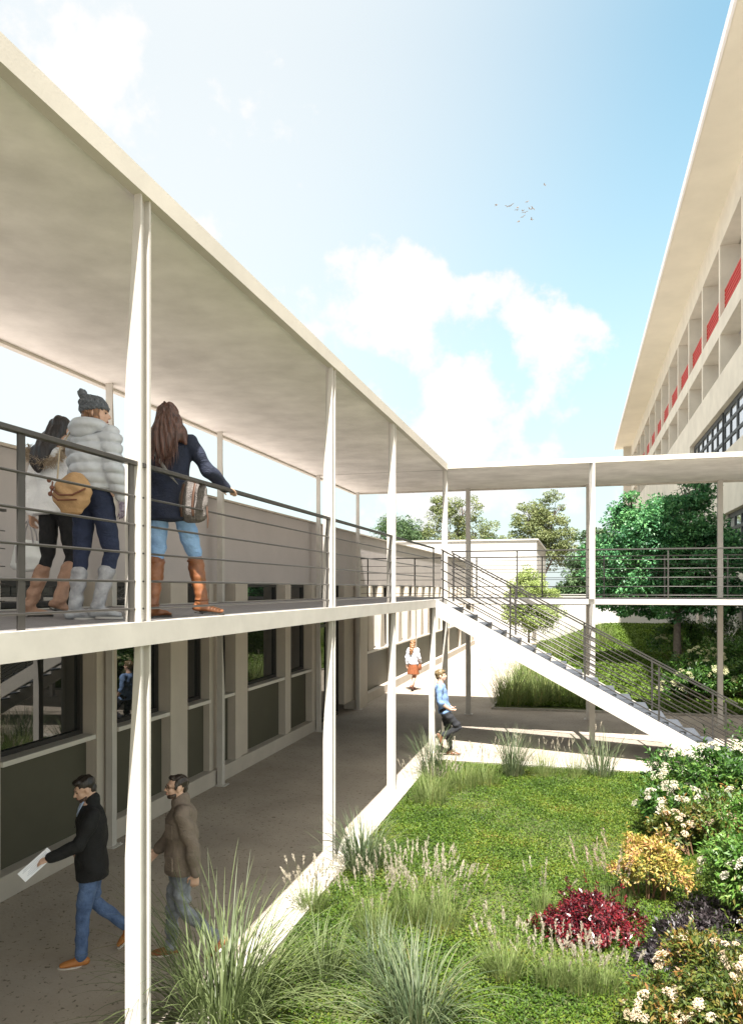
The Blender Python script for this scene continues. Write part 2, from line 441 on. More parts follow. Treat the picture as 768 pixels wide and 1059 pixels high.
BAR_R = .0085
HB = (.09, .28, .475, .67, .865)
def railing(parent, pts, posts, hand=1.09, postw=.055, name='railing'):
    """straight railing between pts[0] and pts[1] (base line): handrail mesh with post and bar children"""
    a, b = Vector(pts[0]), Vector(pts[1]); d = (b - a); L = d.length; u = d.normalized()
    horiz = Vector((u.x, u.y, 0)).normalized(); side = Vector((-horiz.y, horiz.x, 0))
    def beam(mb, p, q, w, h):
        p, q = Vector(p), Vector(q); t = (q - p).normalized(); s_ = side; n = t.cross(s_).normalized()
        r = [[c + s_ * (i * w/2) + n * (j * h/2) for i, j in ((-1,-1),(1,-1),(1,1),(-1,1))] for c in (p, q)]
        mb.loft(r); return mb
    z = Vector((0, 0, 1))
    hr = beam(MB(), a + z * hand, b + z * hand, .05, .03).bevel(.003).build('handrail', M['rail'], parent)
    for h in HB:
        MB().tube([a + z * h, b + z * h], BAR_R, 8, round_ends=False).build('bar', M['rail'], hr, smooth=True)
    for t in posts:
        p = a + d * t if t <= 1 else a + u * t
        mb = MB(); r = []
        for zz in (-.0, hand - .012):
            r.append([p + z * zz + horiz * (i * postw/2) + side * (j * .006) for i, j in ((-1,-1),(1,-1),(1,1),(-1,1))])
        mb.loft(r); mb.build('post', M['rail'], hr)
    return hr
zd = DECK + .012
def dec(seq, a, L): return [(s - a) / L for s in seq]
railing(walk, ((W(-2.93), -9, zd), (W(-2.93), 15.80, zd)), dec((-6.5, -1.6, 2.6, 3.5, 4.56, 8.78, 12.03), -9, 24.8))
railing(walk, ((W(-2.93), 15.86, zd), (W(-2.93), 15.90, zd)), [.5], postw=.10)
BAR_R = .0065
railing(walk, ((W(-2.80), YN + .02, zd), (W(7.3), YN + .02, zd)), dec((-1.30, 1.9, 5.2), -2.8, 10.1), postw=.03)
railing(walk, ((W(-6.0), 20.94, zd), (W(7.3), 20.94, zd)), dec((-5.77, -4.4, -2.66, -.9, .70, 2.2, 3.70, 5.2), -6, 13.3), postw=.035)
railing(walk, ((W(-6.07), -9, zd), (W(-6.07), 7.0, zd)), dec((-6, -2, 2, 5), -9, 16))

BAR_R = .0115
# ------------------------------------------------------------------ staircase
st = empty('staircase', (-2.86, 16.5, 0))
tag(st, 'straight white steel stair with open treads descending from the walkway corner beside the lawn', 'stairs')
X0s, X1s = 0.0, 5.85      # local x of top and foot
YA, YB = -.70, .78        # outer faces in y (near / far)
NT = 19
rise = DECK / NT; run = X1s / (NT - 1)
def stringer(y):
    mb = MB(); h = .19; sl = math.hypot(DECK, X1s); 
    ztop = lambda x: DECK + .02 - x * DECK / X1s
    pts = [(X0s, y, ztop(0)), (X0s, y, ztop(0) - .33), (X0s + .06, y, ztop(.06) - .36), (X1s - .55, y, 0.002), (X1s + .10, y, 0.002), (X1s + .02, y, ztop(X1s) + .03)]
    pts = [(p[0], p[1], max(p[2], 0.002)) for p in pts]
    mb.prism(pts, (0, .05, 0)); return mb.build('stringer', M['white_steel'], st)
stringer(YA); stringer(YB - .05)
for i in range(NT - 1):
    z = DECK - (i + 1) * rise; x = X0s + .03 + i * run
    mb = MB().box(x, x + run + .02, YA + .052, YB - .052, z - .03, z).box(x + run - .01, x + run + .02, YA + .052, YB - .052, z - .062, z - .0301)
    mb.build('tread', M['tread'], st)
# landing between the walkway corner and the first tread lies in the deck itself
for y in (YA + .025, YB - .025):
    hr = railing(st, ((X0s + .10, y, DECK - .02), (X1s + .25, y, -.06 + .02)), dec((.14, 1.54, 3.02, 4.42, 5.62), .10, X1s + .15), postw=.038)
    # level run at the foot
    z0 = 0.0


# ------------------------------------------------------------------ left building (long single-storey pavilion)
XFc = -6.15               # face of the facade posts
pav = empty('pavilion_building', (-9, 20, 0))
tag(pav, 'long single-storey beige building with olive panels and dark windows behind the walkway', 'building')
PX = lambda x: x + 9; PY = lambda y: y - 20
YEND = 47.5
box('roof', M['parapet'], pav, PX(-18), PX(XFc - .5), PY(-12), PY(YEND - .1), 4.80, 4.88)
box('parapet', M['parapet'], pav, PX(XFc - .35), PX(XFc - .12), PY(-12), PY(YEND), 3.56, 5.06)
box('parapet_cap', M['post'], pav, PX(XFc - .40), PX(XFc - .07), PY(-12), PY(YEND + .05), 5.063, 5.10)
box('wall', M['parapet'], pav, PX(-18), PX(XFc - .06), PY(YEND - .3), PY(YEND), 0, 3.55)
box('plinth', M['plinth'], pav, PX(XFc - .30), PX(XFc + .05), PY(-12), PY(17.72), 0.0, .27, .006)
box('plinth', M['plinth'], pav, PX(XFc - .30), PX(XFc + .05), PY(20.8), PY(YEND - .31), 0.0, .27, .006)
box('wall', M['panel'], pav, PX(-18), PX(-9.5), PY(-12), PY(YEND - .31), 0, 4.79)   # back of the room, behind the glass

def pilaster(y0, y1, deep=.0):
    mb = MB().box(PX(XFc - .34), PX(XFc), PY(y0), PY(y1), .273, 3.557)
    if y1 - y0 > .4:
        mb.box(PX(XFc + .001), PX(XFc + .045), PY(y0 + .0), PY(y0 + (y1 - y0) * .42), .273, 3.557)
    return mb.bevel(.004).build('pilaster', M['post'], pav)

def glazing(y0, y1, z0=1.53, z1=3.54, mull=False, panel=True):
    f = MB(); xi, xo = PX(XFc - .26), PX(XFc - .17); t = .055
    f.box(xi, xo, PY(y0), PY(y0 + t), z0, z1).box(xi, xo, PY(y1 - t), PY(y1), z0, z1)
    f.box(xi, xo, PY(y0 + t), PY(y1 - t), z0, z0 + t).box(xi, xo, PY(y0 + t), PY(y1 - t), z1 - t, z1)
    w = f.build('window', M['dark_frame'], pav)
    box('pane', M['glass'], w, PX(XFc - .225), PX(XFc - .215), PY(y0 + t), PY(y1 - t), z0 + t, z1 - t)
    if panel:
        box('sill', M['sill'], w, PX(XFc - .26), PX(XFc + .03), PY(y0 - .0), PY(y1), z0 - .062, z0 - .002, .004)
        box('panel', M['panel'], pav, PX(XFc - .22), PX(XFc - .12), PY(y0), PY(y1), .274, z0 - .064)
# near bays as measured, then repeats towards the camera
seq_w = [(5.05, 6.55), (7.03, 8.71), (9.23, 10.60), (11.21, 11.98), (12.26, 12.93), (13.56, 15.43), (15.86, 17.15)]
seq_p = [(4.62, 5.05), (6.55, 7.03), (8.71, 9.23), (10.60, 11.21), (11.98, 12.26), (12.93, 13.56), (15.43, 15.86), (17.15, 17.78)]
y = 4.62
k = 0
while y > -11:
    a = y - (1.7 if k % 2 == 0 else 1.2); b = a - (.45 if k % 2 == 0 else .3)
    seq_w.append((a, y)); seq_p.append((b, a)); y = b; k += 1
for a, b in seq_w: glazing(a, b)
for a, b in seq_p: pilaster(a, b)
# glazed door
f = MB(); 
for a, b in ((17.78, 17.86), (18.95, 19.03), (19.80, 19.88)): f.box(PX(XFc - .26), PX(XFc - .16), PY(a), PY(b), 0.01, 3.54)
f.box(PX(XFc - .26), PX(XFc - .16), PY(17.86), PY(18.95), 2.45, 2.52).box(PX(XFc - .26), PX(XFc - .16), PY(17.86), PY(18.95), .01, .10)
f.box(PX(XFc - .26), PX(XFc - .16), PY(19.03), PY(19.80), .01, .10)
dr = f.build('door', M['dark_frame'], pav)
box('pane', M['glass'], dr, PX(XFc - .225), PX(XFc - .215), PY(17.86), PY(18.95), .10, 2.45)
box('pane', M['glass'], dr, PX(XFc - .225), PX(XFc - .215), PY(17.86), PY(18.95), 2.52, 3.54)
box('pane', M['glass'], dr, PX(XFc - .225), PX(XFc - .215), PY(19.03), PY(19.80), .10, 3.54)
MB().tube([(PX(XFc - .12), PY(18.78), .95), (PX(XFc - .12), PY(18.78), 1.25)], .012, 8).build('handle', M['rail'], dr, smooth=True)
mb = MB().box(PX(XFc - .34), PX(XFc), PY(19.88), PY(21.62), .273, 3.557); 
mb.box(PX(XFc + .001), PX(XFc + .18), PY(20.85), PY(21.62), 0.0, 3.557).bevel(.004).build('pilaster', M['post'], pav)
# far bays: post, slit windows between tapering fins, olive panel below
def fin(y0, y1):
    """wedge whose front edge widens towards the sill"""
    z0, z1 = 1.53, 3.54; w = y1 - y0; mb = MB()
    rings = []
    for z, f in ((z0, 1.0), (z1, .30)):
        c0 = y0 + w * (1 - f) * .5; c1 = y1 - w * (1 - f) * .5
        rings.append([(PX(XFc - .27), PY(y0), z), (PX(XFc - .27), PY(y1), z), (PX(XFc - .01), PY(c1), z), (PX(XFc - .01), PY(c0), z)])
    mb.loft(rings); return mb.build('fin', M['post'], pav)
y = 21.62
while y < YEND - 3:
    y1 = y + 3.72
    glazing(y, y1)
    fw = .62; gap = (3.72 - 2 * fw) / 3
    fin(y + gap, y + gap + fw); fin(y + 2 * gap + fw, y + 2 * gap + 2 * fw)
    pilaster(y1, y1 + .30); y = y1 + .30
pilaster(y, YEND - .31)

# ------------------------------------------------------------------ right building (tall slab with loggias and a deep eave)
XR = 7.5
rb = empty('apartment_slab', (12, 70, 0))
tag(rb, 'tall beige building with deep overhanging eave, red loggia railings and black gridded windows', 'building')
RX = lambda x: x - 12; RY = lambda y: y - 70
YA0, YA1 = 16.0, 114.0
zs = lambda h: EYE + h
Z_SOF = zs(20.3)
L1b, L1t = zs(14.7), zs(18.6); L2b, L2t = zs(11.6), zs(13.75)
W1b, W1t = zs(7.2), zs(9.75); W2b, W2t = zs(1.5), zs(3.95)
YW1, YW2 = 56.0, 43.8          # far ends of the two gridded windows
def wallseg(y0, y1, z0, z1, x1=XR + .9, x0=XR): return (RX(x0), RX(x1), RY(y0), RY(y1), z0, z1)
mb = MB()
mb.box(*wallseg(YA0, YA1, L1t, Z_SOF))
mb.box(*wallseg(YA0, YA1, L2t, L1b))
mb.box(*wallseg(YA0, YA1, W1t, L2b))
mb.box(*wallseg(YW1, YA1, W1b, W1t))
mb.box(*wallseg(YA0, YA1, W2t, W1b))
mb.box(*wallseg(YW2, YA1, W2b, W2t))
mb.box(*wallseg(YA0, YA1, 2.55, W2b))
mb.box(*wallseg(YA0, YA1, 0.0, .95))
y = YA0
gw = []
while y < YA1 - 3:
    mb.box(*wallseg(y, y + 2.4, .95, 2.55)); gw.append((y + 2.4, y + 4.0)); y += 4.0
mb.box(*wallseg(y, YA1, .95, 2.55))
mb.build('wall', M['rbuild'], rb)
box('back_wall', M['reveal'], rb, RX(XR + 2.4), RX(XR + 2.6), RY(YA0), RY(YA1), 0, Z_SOF - .01)
box('end_wall', M['rbuild'], rb, RX(6.45), RX(22), RY(YA1 + .003), RY(YA1 + .4), 0, Z_SOF)
box('loggia_floor', M['reveal'], rb, RX(XR + .903), RX(XR + 2.397), RY(YA0), RY(YA1), L1b - .25, L1b - .05)
box('loggia_floor', M['reveal'], rb, RX(XR + .903), RX(XR + 2.397), RY(YA0), RY(YA1), L2b - .25, L2b - .05)
rf = box('roof', M['eave'], rb, RX(5.34), RX(24), RY(YA0 - 3), RY(YA1 + 1.8), Z_SOF + .002, Z_SOF + .28)
mb = MB().box(RX(5.24), RX(5.337), RY(YA0 - 3), RY(YA1 + 1.8), Z_SOF - .02, Z_SOF + .42).box(RX(5.24), RX(24), RY(YA1 + 1.803), RY(YA1 + 1.9), Z_SOF - .02, Z_SOF + .42)
mb.build('fascia', M['eave_edge'], rf)
y = 21.6; k = 0
PIT = 5.85
while y < YA1:
    for zb, zt in ((L1b, L1t), (L2b, L2t)):
        box('pier', M['rbuild'], rb, RX(XR + .002), RX(XR + 2.39), RY(y - .42), RY(y + .0), zb, zt)
    # railing of each loggia bay: red frame of horizontal bars
    mb = MB(); n = 7
    for i in range(n):
        z = L1b + .06 + i * .215
        mb.box(RX(XR + .22), RX(XR + .27), RY(y + .02), RY(min(y + PIT - .44, YA1)), z, z + .12)
    for yy in (y + .03, y + PIT * .47, y + PIT - .53):
        if yy < YA1: mb.box(RX(XR + .272), RX(XR + .32), RY(yy), RY(yy + .06), L1b, L1b + 1.55)
    mb.build('loggia_railing', M['red'], rb)
    # a door-height dark window at the back of each bay
    for zb, zt in ((L1b, L1t), (L2b, L2t)):
        pass
    y += PIT; k += 1
def gridwin(y0, y1, z0, z1, nv, nh, deep=.28):
    t = .17; xo, xi = RX(XR + deep), RX(XR + deep + .12); mb = MB()
    mb.box(xo, xi, RY(y0), RY(y1), z0, z0 + t * 1.5).box(xo, xi, RY(y0), RY(y1), z1 - t * 1.5, z1)
    for i in range(nv + 1):
        c = y0 + (y1 - y0) * i / nv; wv = t if i % 2 else t * 1.6
        mb.box(xo - .002, xi + .002, RY(max(y0, c - wv/2)), RY(min(y1, c + wv/2)), z0 + .002, z1 - .002)
    for i in range(1, nh):
        c = z0 + (z1 - z0) * i / nh
        mb.box(xo - .004, xi + .004, RY(y0 + .01), RY(y1 - .01), c - t/2, c + t/2)
    w = mb.build('window', M['black_frame'], rb)
    box('pane', M['skyglass'], w, RX(XR + deep + .05), RX(XR + deep + .07), RY(y0 + .02), RY(y1 - .02), z0 + .02, z1 - .02)
M['skyglass'] = mat('mirror glass', (.55, .62, .68), .03, metal=.9)
yy = YW1
for k in range(3):
    gridwin(max(YA0, yy - 10.5), yy, W1b, W1t, 6, 3); yy -= 10.9
yy = YW2
for k in range(3):
    gridwin(max(YA0, yy - 8.0), yy, W2b, W2t, 5, 3); yy -= 8.3
for a, b in gw[:8]:
    w = box('window', M['dark_frame'], rb, RX(XR + .2), RX(XR + .26), RY(a), RY(b), .95, 2.55)

# ------------------------------------------------------------------ white building and garden wall behind
wb = empty('flat_roofed_building', (-12, 60, 0)); tag(wb, 'plain white flat-roofed block at the far end of the sunny paving', 'building')
box('wall', M['bwhite'], wb, -14, 9.4, -7.5, 8, 0, 6.75)
box('roof_edge', M['bwhite'], wb, -14.1, 9.5, -7.6, 8.1, 6.753, 6.85)
gwl = MB().box(-2.55, 7.2, 50.9, 51.2, 0, 3.05).box(-2.6, 7.2, 50.85, 51.25, 3.053, 3.12).build('garden_wall', M['bwhite'])
tag(gwl, 'low plain white wall closing the far lawn beyond the walkway', 'wall')
# ------------------------------------------------------------------ vegetation
LM = {}
LM['clover'] = leafmat('lawn leaves', [(.015, .035, .004), (.048, .10, .009), (.092, .155, .014), (.145, .17, .022), (.17, .09, .03)], .6, 1.3, .3, .3, pos=[0, .35, .6, .85, 1])
LM['farlawn'] = leafmat('far lawn grass', [(.045, .08, .010), (.085, .14, .014), (.125, .19, .024)], .6, .6, .3, .3)
LM['maple'] = leafmat('maple leaves', [(.022, .085, .042), (.055, .18, .075), (.11, .29, .10), (.21, .40, .14)], .45, .9, .3, .5)
LM['olive'] = leafmat('pale tree leaves', [(.10, .14, .05), (.19, .23, .09), (.30, .31, .14)], .6, .5, .35)
LM['pale'] = leafmat('pale yellow green leaves', [(.20, .28, .07), (.34, .42, .14), (.46, .52, .22)], .6, .5, .4)
LM['dark'] = leafmat('dark evergreen leaves', [(.03, .07, .03), (.07, .13, .05), (.13, .19, .08)], .6, .5, .25)
LM['shrub'] = leafmat('shrub leaves', [(.010, .035, .008), (.03, .085, .014), (.07, .17, .025), (.16, .26, .05), (.30, .16, .05)], .45, 2.5, .35, .5, pos=[0, .35, .6, .85, 1])
LM['shrub_bright'] = leafmat('bright shrub leaves', [(.02, .055, .010), (.06, .15, .02), (.13, .26, .045), (.24, .34, .09), (.34, .20, .06)], .45, 2.5, .35, .5, pos=[0, .35, .6, .88, 1])
LM['bronze'] = leafmat('bronze shrub leaves', [(.015, .035, .008), (.055, .09, .014), (.13, .16, .03), (.25, .13, .035), (.32, .10, .03)], .45, 2.2, .35, .5)
LM['gold'] = leafmat('golden shrub leaves', [(.05, .09, .015), (.20, .19, .03), (.50, .40, .09), (.40, .18, .08), (.60, .46, .28)], .5, 3, .3, .5)
LM['red'] = leafmat('red shrub leaves', [(.008, .003, .005), (.035, .004, .008), (.10, .006, .013), (.19, .012, .018), (.05, .009, .014)], .25, 3, .15, .9)
LM['purple'] = leafmat('dark purple ground cover', [(.008, .007, .008), (.015, .012, .014), (.032, .023, .026), (.10, .085, .09)], .4, 3, .1, .6)
LM['flower'] = leafmat('cream white petals', [(.34, .31, .20), (.52, .49, .38), (.62, .60, .52)], .6, 3, .25, .3)
LM['flower_pink'] = leafmat('blush petals', [(.36, .25, .15), (.54, .44, .31), (.64, .58, .47)], .6, 3, .25, .3)
LM['flower_yellow'] = leafmat('pale yellow petals', [(.40, .40, .18), (.54, .54, .32), (.62, .62, .44)], .6, 3, .25, .3)
LM['blade'] = leafmat('grass blades', [(.04, .058, .02), (.085, .115, .04), (.15, .19, .075), (.25, .28, .15), (.32, .27, .17)], .5, 1.5, .35, .4, pos=[0, .35, .65, .9, 1])
LM['blade_dark'] = leafmat('blue green blades', [(.035, .055, .028), (.07, .105, .05), (.125, .165, .08), (.21, .235, .13), (.25, .19, .11)], .5, 1.5, .35, .4)
LM['blade_fine'] = leafmat('fine grass blades', [(.08, .115, .03), (.14, .195, .055), (.22, .265, .10), (.32, .27, .09)], .6, 2, .35, .3)
LM['plume'] = leafmat('plumes', [(.34, .295, .22), (.47, .42, .33), (.60, .56, .46)], .8, 3, .3, .2)
LM['plume_pink'] = leafmat('pink plumes', [(.34, .25, .21), (.46, .35, .29), (.56, .46, .39)], .8, 3, .3, .2)
M['twig'] = mat('twigs', (.16, .09, .05), .8)

def rnd(n, a=0., b=1.): return rng.uniform(a, b, n)
def sph(n):
    v = rng.normal(size=(n, 3)); return norm(v)

def lawn_leaves(name, x0, x1, y0, y1, dens, L, lab, m, tilt=.6):
    n = int((x1 - x0) * (y1 - y0) * dens)
    # tufty, uneven: reject by a smooth pseudo noise
    x, y = rnd(n, x0, x1), rnd(n, y0, y1)
    f = np.sin(x * 3.1 + 1.3 * np.sin(y * 2.3)) * np.cos(y * 2.7 + 1.1 * np.sin(x * 1.9))
    hgt = .035 + .018 * f
    if y0 < 20:
        pn = .5 + .25 * (np.sin(x * 1.7 + 2.1 * np.sin(y * 1.1 + .4)) + np.cos(y * 1.9 + 1.7 * np.sin(x * 1.3 + 1.0))) + .18 * np.sin(x * 7.3 + y * 5.1) * np.cos(y * 8.7 - x * 3.3)
        keep = rnd(n) < np.clip(.35 + 1.1 * pn, .28, 1.0)
        x, y, hgt = x[keep], y[keep], hgt[keep]; n = len(x)
    C = np.stack([x, y, (bank(x, y) if y0 > 20 else .028) + rnd(n) * np.maximum(hgt, .01)], 1)
    az = rnd(n, 0, 2 * math.pi); el = rnd(n, -.1, 1.15)
    D = np.stack([np.cos(az) * np.cos(el), np.sin(az) * np.cos(el), np.sin(el)], 1)
    N = norm(np.array([0, 0, 1.]) + sph(n) * .5)
    l = L * rnd(n, .6, 1.35)
    V = leaf_arr(C, D, N, l, l * rnd(n, .45, .75), .15)
    o = quads(name, V, 4, m); tag(o, lab, 'grass', kind='stuff'); return o
lawn_leaves('grass', XL + .02, 4.6, 4.6, 14.8, 6800, .027, 'short clover-like green lawn growing beside the kerb', LM['clover'])
lawn_leaves('grass', -2.25, 7.2, 22.4, 50.4, 480, .11, 'mown grass of the far lawn behind the walkway', LM['farlawn'])

# ---- ornamental grasses
def tuft(x, y, h, n, spread, name, label, m, width=.012, lean=.35, droop=1.1, plumes=0, ph=None, pm=None, group=None, rad=.12, z=.03, seg=7, plen=.14):
    if y > 20: z = float(bank(x, y))
    root = empty(name, (x, y, z)); tag(root, label, 'ornamental grass', group, 'thing')
    az = rnd(n, 0, 2 * math.pi); r = rad * np.sqrt(rnd(n))
    base = np.stack([np.cos(az) * r, np.sin(az) * r, np.zeros(n)], 1)
    a2 = az + rng.normal(0, .5, n)
    L = h * rnd(n, .55, 1.15)
    V, F, tip, td = blades(base, a2, np.abs(rng.normal(lean * .5, lean * .5, n)), L, width * rnd(n, .6, 1.2), droop * rnd(n, .25, 1.3), seg)
    quads('foliage', V, 4, m, root, idx=F)
    if plumes:
        n = plumes; az = rnd(n, 0, 2 * math.pi); r = rad * 1.2 * np.sqrt(rnd(n)) + spread * .25 * rnd(n)
        base = np.stack([np.cos(az) * r, np.sin(az) * r, np.zeros(n)], 1)
        hh = (ph or h) * rnd(n, .7, 1.1)
        V, F, tip, td = blades(base, az + rng.normal(0, .4, n), np.abs(rng.normal(.12, .12, n)), hh, np.full(n, .003), rnd(n, .05, .45), 4)
        quads('stalk', V, 4, LM['blade_fine'], root, idx=F)
        # each plume: a soft spike of short bristles
        k = 46; td = norm(td)
        t = rnd(n * k).reshape(n, k)
        C = tip[:, None, :] + td[:, None, :] * (t * plen - .015)[..., None]
        C = C.reshape(-1, 3); D = np.repeat(td, k, 0) * .9 + sph(n * k) * .55
        taper = (np.sin(np.clip(t, .02, .98) * math.pi) ** .6).reshape(-1)
        V = leaf_arr(C, D, sph(n * k), .028 * taper + .006, np.full(n * k, .0045))
        quads('plume', V, 4, pm or LM['plume'], root)
    return root
G1 = 'ornamental grasses in the garden bed'
tuft(-2.66, 5.42, 1.22, 520, .9, 'broad_grass', 'biggest arching green grass tuft hiding the foot of the nearest column', LM['blade'], .012, 1.1, 1.7, group=G1, rad=.30, seg=9)
tuft(-2.15, 6.3, .62, 130, .6, 'broad_grass', 'low loose grass tuft at the kerb just right of the biggest arching one', LM['blade'], .011, .9, 1.5, group=G1, rad=.16)
tuft(-1.20, 5.78, .80, 300, .9, 'broad_grass', 'blue-green arching grass tuft standing in the lawn at the bottom edge of the photo', LM['blade_dark'], .0105, .80, 1.7, group=G1, rad=.20, seg=9)
tuft(-1.62, 6.45, .5, 200, .5, 'broad_grass', 'thin grey-green grass tuft between the plumed clump and the blue-green tuft', LM['blade_dark'], .008, .55, 1.1, group=G1, rad=.25)
tuft(-2.50, 8.85, .78, 320, .6, 'broad_grass', 'arching grass tuft against the foot of the second column, spilling over the kerb', LM['blade_dark'], .010, .62, 1.5, group=G1, rad=.20, seg=8)
tuft(-2.72, 7.62, .30, 220, .3, 'fountain_grass', 'small fountain grass with cream plumes straddling the kerb', LM['blade_fine'], .005, .5, .8, plumes=46, ph=.42, group=G1, rad=.15, plen=.10)
for x, y, l, n in ((-1.92, 7.25, 'left clump of the plumed grass row in the middle of the lawn edge', 24), (-1.62, 7.65, 'middle clump of the plumed grass row, behind its neighbours', 30), (-1.32, 7.5, 'right clump of the plumed grass row, with orange grass at its foot', 26)):
    tuft(x, y, .38, 240, .4, 'fountain_grass', l, LM['blade_fine'], .005, .4, .6, plumes=n + 22, ph=.60, group=G1, rad=.22, plen=.13)
tuft(-.60, 6.72, .36, 300, .4, 'fountain_grass', 'isolated small fountain grass with pale plumes, between blue-green tuft and red shrub', LM['blade_fine'], .005, .65, .9, plumes=22, ph=.45, group=G1, rad=.14, plen=.11)
for x, y, l in ((-.20, 6.72, 'left clump of plumed grass in front of the red shrub'), (.02, 6.66, 'middle clump of plumed grass in front of the red shrub'), (.22, 6.72, 'right clump of plumed grass in front of the red shrub')):
    tuft(x, y, .26, 260, .3, 'fountain_grass', l, LM['blade_fine'], .004, .45, .7, plumes=22, ph=.38, group=G1, rad=.14, plen=.12)
for x, y, l in ((.28, 8.55, 'pinkish plumed grass between red shrub and golden shrub'), (.50, 8.75, 'pinkish plumed grass beside the golden shrub')):
    tuft(x, y, .2, 120, .3, 'fountain_grass', l, LM['blade_fine'], .004, .3, .5, plumes=16, ph=.48, pm=LM['plume_pink'], group=G1, rad=.16, plen=.2)
tuft(-.35, 8.2, .26, 120, .3, 'fountain_grass', 'faint small grass clump on the lawn behind the red shrub', LM['blade_fine'], .004, .3, .5, plumes=8, ph=.42, group=G1, rad=.12)
# back row along the far end of the lawn
for x, y, h, n, l, p, m_ in (
    (-2.55, 13.6, .95, 260, 'tall dark grass tuft at the foot of the stair-head column', 0, 'blade_dark'),
    (-2.30, 12.4, .50, 260, 'plumed grass clump nearest the kerb in the back row', 26, 'blade_fine'),
    (-1.90, 12.9, .52, 260, 'plumed grass clump second from the kerb in the back row', 26, 'blade_fine'),
    (-2.25, 11.9, .46, 260, 'low plumed grass clump in front of the back row beside the kerb', 22, 'blade_fine'),
    (-1.55, 13.3, .50, 240, 'plumed grass clump left of the spiky dark tuft', 22, 'blade_fine'),
    (-1.12, 14.05, .92, 280, 'spiky dark grass tuft in the middle of the back row', 0, 'blade_dark'),
    (-.60, 14.2, .50, 220, 'plumed grass clump right of the spiky dark tuft', 18, 'blade_fine'),
    (-.05, 14.3, .42, 180, 'short grass clump in the back row below the stair', 12, 'blade_fine'),
    (.42, 14.45, .85, 170, 'sparse upright dark grass tuft at the right end of the back row', 3, 'blade_dark')):
    tuft(x, y, h, n, .5, 'broad_grass' if not p else 'fountain_grass', l, LM[m_], .009 if m_ == 'blade_dark' else .005, .55 if m_ == 'blade_dark' else .45, 1.0, plumes=p, ph=h * 1.25, group=G1, rad=.24 if p else .18)
# grasses at the far lawn's edge
FG = [(-1.9, 22.6, 1.0), (-1.2, 22.9, .9), (-1.9, 24.2, 1.1), (-.6, 23.4, .8), (-1.7, 26.4, 1.1), (-.9, 25.2, .9), (-1.8, 29.0, 1.0), (.1, 23.2, .7), (.7, 23.3, .6), (-1.75, 32.0, .9), (-1.3, 36.5, 1.5), (-.6, 38.0, 1.7), (.3, 39.0, 1.6), (1.2, 40.0, 1.5)]
FL = ['at the near left corner of the far lawn', 'second from the near left corner of the far lawn', 'at the paving edge behind the corner tufts of the far lawn', 'third along the near edge of the far lawn', 'halfway up the paving edge seen under the stair', 'inside the far lawn behind the corner tufts', 'up the paving edge just under the stair stringer', 'low tuft fourth along the near edge of the far lawn', 'lowest tuft at the near edge beside the middle far column', 'highest up the paving edge before the stair hides it',
      'left one of the pale tall grasses seen through the stair railing', 'second of the pale tall grasses seen through the stair railing', 'third of the pale tall grasses seen through the stair railing', 'right one of the pale tall grasses seen through the stair railing']
for (x, y, h), l in zip(FG, FL):
    tuft(x, y, h, 260 if y < 30 else 200, .6, 'meadow_grass', 'grass tuft ' + l if not l.startswith(('low', 'left', 'second of', 'third of', 'right', 'highest')) else l + (' of grass' if 'grass' not in l else ''), LM['blade_fine'], .014, .6, 1.0, group='grasses of the far lawn', rad=.5, plumes=14 if y < 28 else 0, ph=h, plen=.16)

